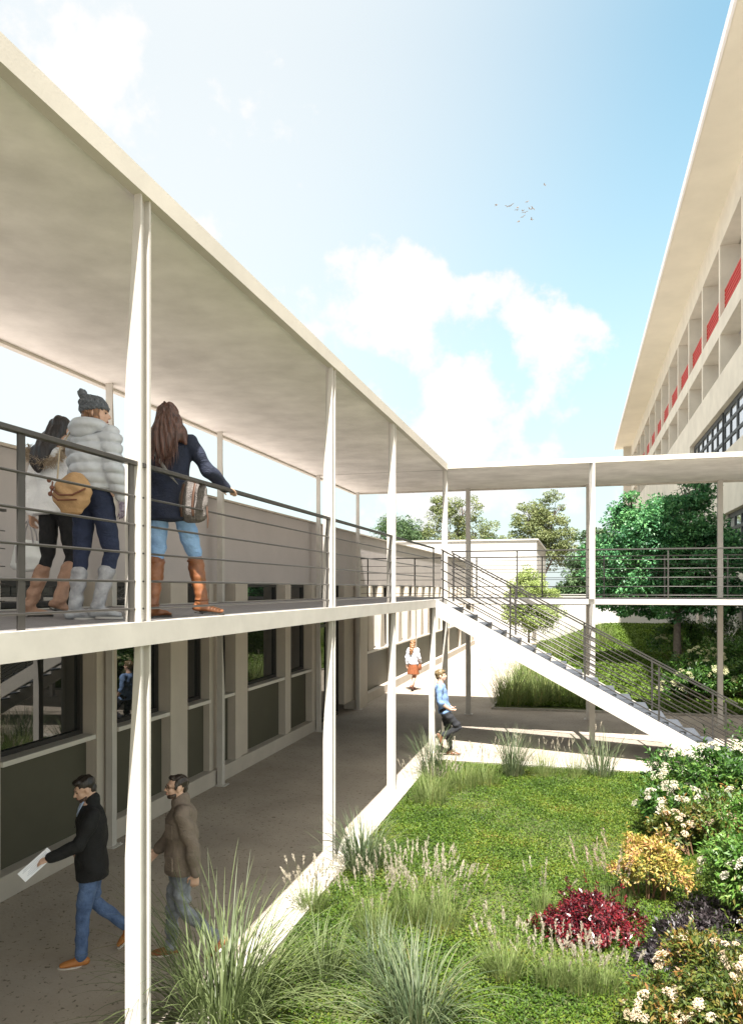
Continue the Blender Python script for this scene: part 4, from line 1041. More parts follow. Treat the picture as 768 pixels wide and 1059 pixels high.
# ============ woman in the navy coat, hand on the rail, seen from behind
def woman_navy():
    root = person_root((-3.30, 5.70, ZD), R(12), 1.06, 'woman with long auburn hair, navy coat and tan boots, her hand on the rail', 'women on the upper walkway')
    J = dict(pel=V3(0, 0, .93), waist=V3(0, 0, 1.08), chest=V3(0, 0, 1.25), neck=V3(0, 0, 1.43), shoL=V3(-.165, 0, 1.38), shoR=V3(.165, 0, 1.38),
             elbL=V3(-.225, -.03, 1.12), wriL=V3(-.185, .14, .98), elbR=V3(.30, .06, 1.17), wriR=V3(.385, .25, 1.065),
             hipL=V3(-.085, 0, .90), hipR=V3(.085, 0, .90), kneL=V3(-.105, .03, .50), kneR=V3(.165, .13, .51), ankL=V3(-.12, -.05, .085), ankR=V3(.235, .10, .12))
    # body
    add, Mh = head_parts(V3(-.015, .02, 1.575), R(12), R(-3), .98, True, J['neck'])
    mb = MB(); body_core(mb, J); add(mb); hand(mb, J['wriR'], (.45, .80, -.25), (0, 0, -1), .95, .55, -1); hand(mb, J['wriL'], (.1, .5, -.8), (1, 0, 0), .95, .5, 1)
    vox('body', mb, .0065, PM['skin'], root, 2)
    face(root, Mh)
    # jeans
    mb = MB(); mb.ell((0, 0, .92), (.155, .11, .10))
    limb(mb, J['hipL'], J['kneL'], J['ankL'].lerp(J['kneL'], .78), (.088, .080, .060, .055, .050)); limb(mb, J['hipR'], J['kneR'], J['ankR'].lerp(J['kneR'], .78), (.088, .080, .060, .055, .050))
    vox('jeans', mb, .010, denim('light blue denim', (.26, .42, .66), (.17, .30, .52)), root, 2, folds(.0035, 38))
    # tall boots
    bt = mat('tan leather', (.25, .095, .035), .38, dark=(.14, .05, .02), scale=9, bump=.2, bscale=30)
    for s, td, pit in (('L', (.55, .8), 0.0), ('R', (.95, .3), .12)):
        mb = MB(); a = J['ank' + s]; k = J['kne' + s]; top = a.lerp(k, .86)
        mb.tube([a, a.lerp(k, .3), a.lerp(k, .6), top], [.050, .054, .066, .064], 16); foot_mesh(mb, a, td, 1.0, pit)
        o = vox('boot', mb, .008, bt, root, 2, folds(.003, 55, .3))
        mb = MB(); sole_mesh(mb, a, td, .98, pit, heel=.012); mb.build('sole', M['dark_frame'], o)
        MB().tube([top + V3(0, 0, .004), top + V3(0, 0, -.012)], [.067, .067], 18, round_ends=False).build('cuff', bt, o, True)
        c = a + V3(0, 0, .02); MB().tube([c + V3(.052 * math.cos(q), .055 * math.sin(q), 0) for q in np.linspace(0, 2 * math.pi, 16)], .006, 6, round_ends=False).build('ankle_strap', bt, o, True)
    # coat
    mb = MB()
    torso_shell(mb, [(0, -.005, .765, .232, .175), (0, -.005, .86, .210, .160), (0, 0, 1.0, .170, .130), (0, 0, 1.10, .155, .115), (0, 0, 1.22, .172, .122), (0, 0, 1.34, .178, .115), (0, 0, 1.405, .125, .085)])
    for s in 'LR':
        limb(mb, J['sho' + s], J['elb' + s], J['wri' + s], (.066, .062, .056, .054, .046)); mb.tube([J['chest'] + V3(0, 0, .10), J['sho' + s]], [.08, .068], 12)
    mb.tube([(0, -.005, 1.40), (0, -.01, 1.455)], [(.080, .075), (.070, .066)], 16)
    coat = vox('coat', mb, .010, cloth('navy wool', (.010, .015, .036), .35), root, 3, folds(.006, 20, .2))
    # scarf-like collar flap and shoulder tab
    # hair: crown cap and a long wavy mass down to the shoulder blades
    mb = MB(); H = lambda *p: Mh @ Vector(p)
    mb.ell(H(0, -.022, .038), (.084, .098, .094), Mh.to_euler(), 20); mb.ell(H(.0, -.045, -.01), (.088, .080, .09), Mh.to_euler(), 18)
    mb.tube([H(0, -.05, .02), V3(-.0, -.085, 1.50), V3(.01, -.130, 1.41), V3(.02, -.150, 1.31), V3(.03, -.150, 1.25)], [(.086, .07), (.098, .062), (.112, .050), (.100, .036), (.06, .02)], 18, side=(1, 0, 0))
    mb.tube([H(.05, -.04, .0), V3(.085, -.06, 1.50), V3(.135, -.095, 1.41), V3(.165, -.10, 1.36)], [(.05, .06), (.05, .05), (.045, .035), (.02, .015)], 12, side=(1, 0, 0))
    mb.tube([H(-.06, -.01, .0), V3(-.085, -.03, 1.48), V3(-.11, -.10, 1.38), V3(-.10, -.135, 1.30)], [(.03, .06), (.035, .055), (.040, .03), (.02, .015)], 12, side=(1, 0, 0))
    def wav(c, n):
        th = np.arctan2(c[:, 1] + .08, c[:, 0]); return .0055 * np.sin(34 * th * .35 + 20 * c[:, 2] + 18 * c[:, 0]) + .004 * np.sin(120 * c[:, 0] + 14 * c[:, 2])
    hm_ = hairmat('auburn hair', (.075, .032, .022))
    hair = vox('hair', mb, .007, hm_, root, 2, wav)
    # loose strands
    n = 420; t = rnd(n); bx = np.clip(rng.normal(0, .05, n), -.09, .10); base = np.stack([bx + .01, -.135 + .02 * np.cos(bx * 20) - .02 * rnd(n), 1.47 - .12 * rnd(n)], 1)
    Vv, F, _, _ = blades(base, rng.normal(-1.57, .45, n), np.full(n, R(168)) + rng.normal(0, .10, n), rnd(n, .10, .24), np.full(n, .006), rng.normal(.0, .15, n), 5)
    quads('hair_strands', Vv, 4, hm_, hair, idx=F)
    # shoulder bag (worn, its own thing)
    bag = empty('shoulder_bag'); tag(bag, 'grey tweed satchel with leather straps hanging at the navy-coated woman\'s hip', 'bag'); bag.matrix_world = root_matrix(root)
    c = V3(.225, -.115, .915)
    bgm = mat('grey tweed', (.17, .15, .14), .9, dark=(.075, .065, .06), scale=60, bump=.5, bscale=120)
    mb = MB(); mb.tube([c + V3(0, 0, -.125), c + V3(0, 0, -.05), c + V3(-.005, 0, .07), c + V3(-.015, .005, .13)], [(.125, .060), (.145, .068), (.135, .052), (.10, .03)], 20, side=(.92, -.38, 0))
    bb = vox('bag_body', mb, .008, bgm, bag, 3, folds(.004, 30, .8))
    bl = mat('brown strap leather', (.075, .035, .02), .5, var=.2)
    sdv = V3(.92, -.38, 0).normalized(); fr_ = V3(-.38, -.92, 0).normalized()
    for q in (-.055, .055):
        MB().tube([c + sdv * q + fr_ * .040 + V3(0, 0, .12), c + sdv * q + fr_ * .066 + V3(0, 0, .03), c + sdv * q + fr_ * .076 + V3(0, 0, -.06), c + sdv * q + fr_ * .068 + V3(0, 0, -.13)], [(.012, .004)] * 4, 8, side=sdv).build('leather_strap', bl, bag, True)
    MB().tube([c + sdv * -.125 + V3(0, 0, .10), V3(.03, -.165, 1.14), V3(-.06, -.150, 1.27), V3(-.115, -.085, 1.40), V3(-.11, -.0, 1.435), V3(-.05, .12, 1.34), V3(.08, .15, 1.15), V3(.22, .02, 1.02), c + sdv * .12 + V3(0, 0, .09)], [(.017, .004)] * 9, 8, side=(.8, 0, -.6)).build('shoulder_strap', mat('grey strap', (.25, .24, .235), .8, var=.1, scale=60), bag, True)
    MB().tube([c + sdv * .13 + V3(0, 0, -.02), c + sdv * .145 + V3(0, 0, -.16), c + sdv * .14 + V3(0, 0, -.22)], [.007, .007, .004], 6).build('dangling_strap', bl, bag, True)
woman_navy()

# ============ woman in the grey puffer jacket and bobble hat, looking to the right
def woman_puffer():
    root = person_root((-3.68, 5.20, ZD), R(-8), 1.04, 'woman in pale grey puffer jacket and knitted bobble hat, tan bag at her hip', 'women on the upper walkway')
    J = dict(pel=V3(0, 0, .93), waist=V3(0, 0, 1.08), chest=V3(0, 0, 1.24), neck=V3(0, .0, 1.42), shoL=V3(-.165, 0, 1.37), shoR=V3(.165, 0, 1.37),
             elbL=V3(-.21, .06, 1.12), wriL=V3(-.14, .22, 1.02), elbR=V3(.225, -.03, 1.12), wriR=V3(.225, .06, .92),
             hipL=V3(-.08, 0, .90), hipR=V3(.08, 0, .90), kneL=V3(-.085, -.03, .49), kneR=V3(.105, .085, .50), ankL=V3(-.09, -.09, .085), ankR=V3(.06, -.02, .095))
    add, Mh = head_parts(V3(.0, .03, 1.565), R(-54), R(-2), .98, True, J['neck'])
    mb = MB(); body_core(mb, J); add(mb); hand(mb, J['wriR'], (0, .15, -1), (-1, 0, 0), .95, .4, -1); hand(mb, J['wriL'], (.4, .8, -.2), (1, 0, 0), .95, .6, 1)
    vox('body', mb, .0065, PM['skin'], root, 2); face(root, Mh, brow=hairmat('brow brown', (.12, .06, .03)))
    mb = MB(); mb.ell((0, 0, .92), (.152, .112, .11))
    limb(mb, J['hipL'], J['kneL'], J['ankL'].lerp(J['kneL'], .6), (.092, .082, .058, .056, .050)); limb(mb, J['hipR'], J['kneR'], J['ankR'].lerp(J['kneR'], .6), (.092, .082, .058, .056, .050))
    vox('leggings', mb, .010, cloth('dark navy leggings', (.014, .022, .055), .2), root, 2, folds(.002, 40))
    bt = mat('silver grey suede', (.40, .41, .43), .45, dark=(.22, .22, .24), scale=12, bump=.3, bscale=50)
    for s, td, pit in (('L', (.65, .6), 0.0), ('R', (.85, .4), 0.02)):
        mb = MB(); a = J['ank' + s]; k = J['kne' + s]; top = a.lerp(k, .66)
        mb.tube([a, a.lerp(k, .3), top], [.050, .053, .064], 16); foot_mesh(mb, a, td, 1.0, pit, w=.043, hh=.037)
        o = vox('boot', mb, .008, bt, root, 3, folds(.0035, 45, .3)); mb = MB(); sole_mesh(mb, a, td, 1.0, pit, w=.047); mb.build('sole', mat('pale sole', (.45, .43, .41), .8), o)
    # jacket: quilted
    mb = MB()
    torso_shell(mb, [(0, 0, .985, .165, .135), (0, 0, 1.06, .180, .150), (0, 0, 1.16, .178, .150), (0, 0, 1.28, .190, .148), (0, 0, 1.36, .17, .125), (0, 0, 1.41, .11, .09)])
    for s in 'LR':
        limb(mb, J['sho' + s], J['elb' + s], J['wri' + s] + V3(0, 0, .03), (.082, .076, .070, .068, .060)); mb.tube([J['chest'] + V3(0, 0, .08), J['sho' + s]], [.09, .082], 12)
    def quilt(c, n):
        z = c[:, 2] + .10 * np.clip(np.abs(c[:, 0]) - .17, 0, 1); q = np.abs(np.sin(math.pi * z / .078)) ** .55
        return .022 * q - .012 + .0025 * np.sin(70 * c[:, 0] + 40 * z) * q
    pm = mat('pale grey quilted nylon', (.50, .52, .56), .42, var=.10, scale=10, bump=.15, bscale=40)
    jk = vox('puffer_jacket', mb, .009, pm, root, 3, quilt)
    # hood roll round the neck, scarf
    mb = MB(); ring = [V3(.115 * math.cos(t), -.03 + .105 * math.sin(t), 1.44 + .020 * math.sin(t) * -1) for t in np.linspace(0, 2 * math.pi, 17)[:-1]]
    for i in range(16): mb.tube([ring[i], ring[(i + 1) % 16]], [.050 if ring[i].y < -.02 else .036] * 2, 12)
    mb.ell((0, -.10, 1.42), (.12, .07, .06))
    vox('hood', mb, .009, pm, jk, 3, folds(.004, 40, .5))
    mb = MB(); 
    for t in np.linspace(0, math.pi, 8): mb.ell((.105 * math.cos(t), .035 + .065 * math.sin(t), 1.435), (.042, .042, .055))
    vox('scarf', mb, .009, cloth('charcoal scarf', (.07, .068, .07), .4, 30), root, 2, folds(.005, 60, .1))
    # glove
    mb = MB(); w = J['wriR']; mb.tube([w + V3(0, -.01, .045), w + V3(0, .0, .0)], [.036, .033], 12); hand(mb, w, (0, .15, -1), (-1, 0, 0), 1.12, .4, -1)
    gm = mat('patterned knit glove', (.36, .34, .38), .9, dark=(.08, .04, .10), scale=42, bump=.4, bscale=90)
    vox('glove', mb, .006, gm, root, 1)
    # hair and hat
    hm_ = hairmat('brown hair', (.20, .10, .05)); mb = MB(); H = lambda *p: Mh @ Vector(p)
    mb.ell(H(0, -.03, -.0), (.078, .080, .085), Mh.to_euler(), 16); mb.tube([H(.062, .01, .02), H(.068, .015, -.06), H(.06, .03, -.11)], [(.022, .03), (.022, .028), (.012, .015)], 10); mb.tube([H(-.062, .01, .02), H(-.07, .01, -.06), H(-.06, .02, -.11)], [(.022, .03), (.022, .028), (.012, .015)], 10)
    vox('hair', mb, .007, hm_, root, 2, folds(.003, 70))
    mb = MB(); mb.ell(H(0, -.022, .060), (.092, .104, .078), Mh.to_euler(), 20); mb.ell(H(0, -.055, .085), (.078, .075, .06), Mh.to_euler(), 16)
    for t in np.linspace(0, 2 * math.pi, 21)[:-1]: mb.ell(H(.083 * math.cos(t), -.015 + .095 * math.sin(t), .035 - .016 * math.sin(t) * -1), (.018, .018, .022))
    kn = cloth('grey wool knit', (.13, .14, .16), .45, 40, .8, 70)
    def cable(c, n):
        th = np.arctan2(c[:, 1] - .03, c[:, 0]); return .005 * np.sin(16 * th + 5 * np.sin(60 * c[:, 2])) + .0025 * np.sin(150 * c[:, 2])
    hat = vox('knitted_hat', mb, .0065, kn, root, 2, cable)
    mb = MB(); mb.ell(H(0, -.105, .150), .036); mb.ell(H(0, -.085, .130), .022)
    vox('bobble', mb, .006, kn, hat, 1, lambda c, n: .006 * np.sin(160 * c[:, 0]) * np.sin(150 * c[:, 2]))
    # tan slouchy bag
    bag = empty('shoulder_bag'); tag(bag, 'slouchy tan canvas bag with brown leather trim at the puffer-jacketed woman\'s hip', 'bag'); bag.matrix_world = root_matrix(root)
    c = V3(-.01, -.20, .925); sdv = V3(.92, .10, 0).normalized(); fr_ = V3(.1, -1, 0).normalized()
    tan = mat('tan canvas', (.48, .30, .15), .75, dark=(.34, .20, .09), scale=8, bump=.3, bscale=60)
    mb = MB(); mb.tube([c + V3(0, 0, -.105), c + V3(0, 0, -.05), c + V3(0, 0, .045), c + sdv * -.02 + V3(0, 0, .115)], [(.09, .060), (.155, .082), (.165, .070), (.125, .035)], 22, side=sdv)
    vox('bag_body', mb, .008, tan, bag, 2, lambda q, n: .007 * np.sin(38 * q[:, 0] + 30 * q[:, 2] + 2 * np.sin(20 * q[:, 2])))
    bl = mat('brown leather trim', (.17, .06, .03), .5, var=.2)
    MB().tube([c + sdv * -.15 + fr_ * .05 + V3(0, 0, .05), c + sdv * -.05 + fr_ * .085 + V3(0, 0, -.01), c + sdv * .07 + fr_ * .085 + V3(0, 0, -.015), c + sdv * .15 + fr_ * .05 + V3(0, 0, .03)], .007, 8).build('trim_cord', bl, bag, True)
    MB().tube([c + sdv * -.13 + fr_ * .05 + V3(0, 0, .09), c + sdv * -.12 + fr_ * .08 + V3(0, 0, .0), c + sdv * -.05 + fr_ * .095 + V3(0, 0, -.05), c + sdv * .10 + fr_ * .08 + V3(0, 0, -.05)], .006, 8).build('trim_cord', bl, bag, True)
    for k, q in enumerate(((-.14, .10), (-.115, .045), (-.13, -.0))):
        MB().ell(c + sdv * q[0] + fr_ * .075 + V3(0, 0, q[1]), (.018, .014, .018)).build('tassel', bl, bag, True)
    MB().tube([c + sdv * -.13 + V3(0, 0, .11), V3(-.17, -.175, 1.15), V3(-.165, -.165, 1.28), V3(-.13, -.10, 1.41), V3(-.12, .02, 1.45), V3(-.14, .15, 1.3), V3(-.10, .12, 1.1), c + sdv * .12 + V3(0, 0, .10)], [(.009, .004)] * 8, 8, side=(1, 0, 0)).build('shoulder_strap', mat('chain strap', (.42, .34, .24), .4, metal=.5), bag, True)
woman_puffer()

# ============ girl in the white parka with fur hood, black hair
def woman_parka():
    root = person_root((-4.34, 5.64, ZD), R(5), 1.03, 'black-haired woman in white fur-hooded parka, leggings and beige boots, holding a bag', 'women on the upper walkway')
    J = dict(pel=V3(0, 0, .93), waist=V3(0, 0, 1.08), chest=V3(0, 0.01, 1.24), neck=V3(0, .0, 1.42), shoL=V3(-.165, 0, 1.37), shoR=V3(.165, 0, 1.37),
             elbL=V3(-.235, -.01, 1.10), wriL=V3(-.25, .0, .86), elbR=V3(.215, .02, 1.10), wriR=V3(.20, .14, .90),
             hipL=V3(-.08, 0, .90), hipR=V3(.08, 0, .90), kneL=V3(-.10, .0, .50), kneR=V3(.11, .03, .50), ankL=V3(-.20, -.10, .085), ankR=V3(.14, -.20, .14))
    add, Mh = head_parts(V3(.02, .03, 1.565), R(-20), R(-5), .98, True, J['neck'])
    mb = MB(); body_core(mb, J); add(mb); hand(mb, J['wriR'], (0, .2, -1), (-1, 0, 0), .95, .4, -1); hand(mb, J['wriL'], (0, .1, -1), (1, 0, 0), .95, 1.0, 1)
    vox('body', mb, .0065, PM['skin2'], root, 2); face(root, Mh)
    mb = MB(); mb.ell((0, 0, .92), (.15, .112, .11))
    limb(mb, J['hipL'], J['kneL'], J['ankL'].lerp(J['kneL'], .66), (.088, .078, .056, .052, .048)); limb(mb, J['hipR'], J['kneR'], J['ankR'].lerp(J['kneR'], .66), (.088, .078, .056, .052, .048))
    vox('leggings', mb, .010, cloth('black leggings', (.010, .010, .012), .2), root, 2, folds(.002, 40))
    bt = mat('beige leather', (.42, .25, .17), .5, dark=(.27, .15, .10), scale=12, bump=.3, bscale=50)
    for s, td, pit in (('L', (.9, .35), 0.0), ('R', (.7, .7), 0.35)):
        mb = MB(); a = J['ank' + s]; k = J['kne' + s]; top = a.lerp(k, .72)
        mb.tube([a, a.lerp(k, .3), top], [.052, .056, .066], 16); foot_mesh(mb, a, td, 1.0, pit)
        o = vox('boot', mb, .008, bt, root, 3, folds(.004, 45, .3)); mb = MB(); sole_mesh(mb, a, td, .98, pit, heel=.012); mb.build('sole', M['dark_frame'], o)
    mb = MB()
    torso_shell(mb, [(0, 0, .86, .205, .16), (0, 0, .95, .195, .155), (0, 0, 1.08, .178, .138), (0, 0, 1.28, .182, .135), (0, 0, 1.36, .165, .115), (0, 0, 1.41, .11, .085)])
    for s in 'LR':
        limb(mb, J['sho' + s], J['elb' + s], J['wri' + s] + V3(0, 0, .03), (.074, .066, .060, .056, .048)); mb.tube([J['chest'] + V3(0, 0, .08), J['sho' + s]], [.085, .074], 12)
    pk = vox('parka', mb, .010, cloth('white parka', (.86, .86, .88), .05), root, 3, folds(.006, 20, .6))
    mb = MB(); mb.ell((0, -.10, 1.335), (.125, .075, .075)); vox('hood', mb, .01, cloth('white hood', (.70, .71, .74), .05), pk, 2, folds(.004, 30))
    # fur rim as short hairs along a U
    th = rnd(1500, -.2, math.pi + .2); c = np.stack([.165 * np.cos(th), -.15 - .045 * np.sin(th), 1.385 - .125 * np.sin(th)], 1) + rng.normal(0, .014, (1500, 3))
    quads('fur_trim', leaf_arr(c, norm(rng.normal(0, 1, (1500, 3)) + np.array([0, -.6, -.1])), sph(1500), rnd(1500, .03, .055), np.full(1500, .006)), 4, leafmat('beige fur', [(.30, .22, .15), (.48, .38, .28), (.62, .54, .43)], .9, 9, .1), pk)
    hm_ = hairmat('black hair', (.022, .018, .020)); mb = MB(); H = lambda *p: Mh @ Vector(p)
    mb.ell(H(0, -.020, .036), (.082, .098, .093), Mh.to_euler(), 20)
    mb.tube([H(0, -.045, .02), V3(-.02, -.09, 1.48), V3(-.045, -.165, 1.38), V3(-.06, -.195, 1.27), V3(-.06, -.19, 1.20)], [(.082, .068), (.088, .060), (.094, .044), (.080, .030), (.04, .015)], 18, side=(1, 0, 0))
    vox('hair', mb, .007, hm_, root, 2, lambda c, n: .004 * np.sin(110 * c[:, 0] + 12 * c[:, 2]) + .003 * np.sin(60 * c[:, 0] + 30 * c[:, 2]))
    bag = empty('handbag'); tag(bag, 'white and grey handbag with looped handles carried low by the black-haired woman', 'bag'); bag.matrix_world = root_matrix(root)
    c = J['wriL'] + V3(.0, -.02, -.34); wb_ = mat('white bag leather', (.70, .72, .72), .4, var=.1, scale=8, bump=.1)
    mb = MB(); mb.tube([c + V3(0, 0, -.09), c + V3(0, 0, -.02), c + V3(0, 0, .07), c + V3(0, 0, .10)], [(.17, .055), (.165, .065), (.13, .045), (.12, .03)], 20, side=(1, .1, 0))
    vox('bag_body', mb, .008, wb_, bag, 2, folds(.004, 25))
    gl = mat('grey handle leather', (.36, .34, .36), .5)
    for q in (-.03, .03):
        MB().tube([c + V3(-.075, q, .08), c + V3(-.065, q, .20), c + V3(-.015, q * .4, .29), c + V3(.035, q, .20), c + V3(.055, q, .08)], .007, 8).build('handle', gl, bag, True)
    MB().box(-.055, .0, -.006, .006, -.07, .07).bevel(.003).xf(Matrix.Translation(c + V3(-.03, -.068, .0))).build('front_strap', gl, bag)
woman_parka()

# ============ man in the black coat holding a paper
def shoes(root, J, spec, m, solem, sc=1.06):
    for s, td, pit in spec:
        mb = MB(); foot_mesh(mb, J['ank' + s], td, sc, pit, w=.043, hh=.036)
        o = vox('shoe', mb, .007, m, root, 2); mb = MB(); sole_mesh(mb, J['ank' + s], td, sc * 1.02, pit, w=.046); mb.build('sole', solem, o)
def man_black():
    root = person_root((-4.36, 6.14, 0), R(128), .965, 'man in black coat and blue jeans walking below, looking at the paper he holds')
    # local forward is +y (towards the building), his left is -x
    J = dict(pel=V3(0, 0, .95), waist=V3(0, 0, 1.10), chest=V3(0, .01, 1.30), neck=V3(0, .02, 1.49), shoL=V3(-.20, 0, 1.43), shoR=V3(.20, 0, 1.43),
             elbL=V3(-.235, .13, 1.18), wriL=V3(-.20, .36, 1.09), elbR=V3(.275, -.10, 1.17), wriR=V3(.21, .06, 1.02),
             hipL=V3(-.09, 0, .93), hipR=V3(.09, 0, .93), kneL=V3(-.10, .08, .51), kneR=V3(.10, -.02, .52), ankL=V3(-.10, .10, .085), ankR=V3(.10, -.34, .21))
    add, Mh = head_parts(V3(0, .065, 1.645), R(12), R(-20), 1.02, False, J['neck'])
    mb = MB(); body_core(mb, J, .95); add(mb); hand(mb, J['wriL'], (.0, .95, -.15), (.55, 0, -.8), 1.05, .65, 1); hand(mb, J['wriR'], (-.3, .6, -.6), (-1, 0, 0), 1.0, .4, -1)
    vox('body', mb, .0065, PM['skin'], root, 2)
    bh = hairmat('black brown hair', (.020, .014, .011)); face(root, Mh, brow=bh)
    H = lambda *p: Mh @ Vector(p)
    mb = MB(); mb.ell(H(0, -.022, .050), (.079, .098, .084), Mh.to_euler(), 20); mb.ell(H(0, .035, .092), (.060, .050, .032), Mh.to_euler(), 14); mb.ell(H(0, -.06, -.01), (.070, .052, .06), Mh.to_euler(), 14)
    vox('hair', mb, .007, bh, root, 2, lambda c, n: .004 * np.sin(90 * c[:, 0]) * np.sin(80 * c[:, 1] + 60 * c[:, 2]))
    mb = MB()
    for t in np.linspace(-1.5, 1.5, 9): mb.ell(H(.052 * math.sin(t), .022 + .052 * math.cos(t), -.070 - .012 * math.cos(t)), (.016, .014, .022))
    mb.ell(H(0, .090, -.042), (.024, .006, .005))
    vox('beard', mb, .006, hairmat('stubble beard', (.09, .055, .04)), root, 1)
    mb = MB(); mb.ell((0, 0, .95), (.145, .10, .11))
    limb(mb, J['hipL'], J['kneL'], J['ankL'] + V3(0, 0, .0), (.090, .088, .068, .062, .058)); limb(mb, J['hipR'], J['kneR'], J['ankR'] + V3(0, .02, .02), (.090, .088, .068, .062, .056))
    vox('jeans', mb, .010, denim('blue denim', (.12, .19, .35), (.055, .095, .20)), root, 2, folds(.003, 34))
    mb = MB()
    torso_shell(mb, [(0, .0, .80, .205, .155), (0, 0, .90, .205, .155), (0, 0, 1.06, .198, .145), (0, 0, 1.20, .205, .145), (0, 0, 1.34, .215, .142), (0, 0, 1.43, .18, .115), (0, 0, 1.475, .11, .09)])
    for s in 'LR':
        limb(mb, J['sho' + s], J['elb' + s], J['wri' + s], (.078, .072, .063, .060, .050)); mb.tube([J['chest'] + V3(0, 0, .10), J['sho' + s]], [.09, .08], 12)
    mb.tube([(0, .0, 1.46), (0, -.005, 1.535)], [(.088, .085), (.082, .080)], 18)
    coat = vox('coat', mb, .010, cloth('black wool', (.010, .010, .011), .3), root, 3, folds(.006, 18, .4))
    MB().box(-.055, .055, .128, .140, .86, 1.36).bevel(.004).build('coat_front', cloth('black placket', (.007, .007, .008)), coat)
    for zz in (1.28, 1.12, .98): MB().ell((.035, .150, zz), (.013, .006, .013)).build('button', M['dark_frame'], coat)
    MB().tube([(-.05, .078, 1.535), (-.03, .115, 1.46), (0, .130, 1.40), (.03, .115, 1.46), (.05, .078, 1.535)], [(.016, .008)] * 5, 8).build('shirt_collar', cloth('pale blue shirt', (.45, .55, .75), .1), root, True)
    MB().box(-.021, .0, -.001, .003, -.075, .075)
    shoes(root, J, (('L', (.05, 1), 0.0), ('R', (0, 1), .75)), mat('tan suede', (.50, .20, .055), .6, dark=(.36, .13, .03), scale=12), mat('white sole', (.72, .68, .62), .7))
    # paper
    pp = mat('white paper', (.88, .88, .92), .7); Mp = root_matrix(root) @ Matrix.Translation(J['wriL'] + V3(-.0, .125, -.045)) @ Euler((R(-38), R(0), R(8))).to_matrix().to_4x4()
    mb = MB().box(-.004, .004, -.16, .16, -.055, .055).bevel(.001)
    o = mb.build('paper', pp); o.matrix_world = Mp; tag(o, 'folded white printed sheet held out by the man in the black coat', 'paper')
    tx = mat('grey print', (.45, .47, .55), .8)
    mb = MB()
    for i in range(7): mb.box(-.0055, -.0045, -.13, rng.uniform(.05, .13), .036 - i * .012, .039 - i * .012)
    mb.build('printed_lines', tx, o)
man_black()

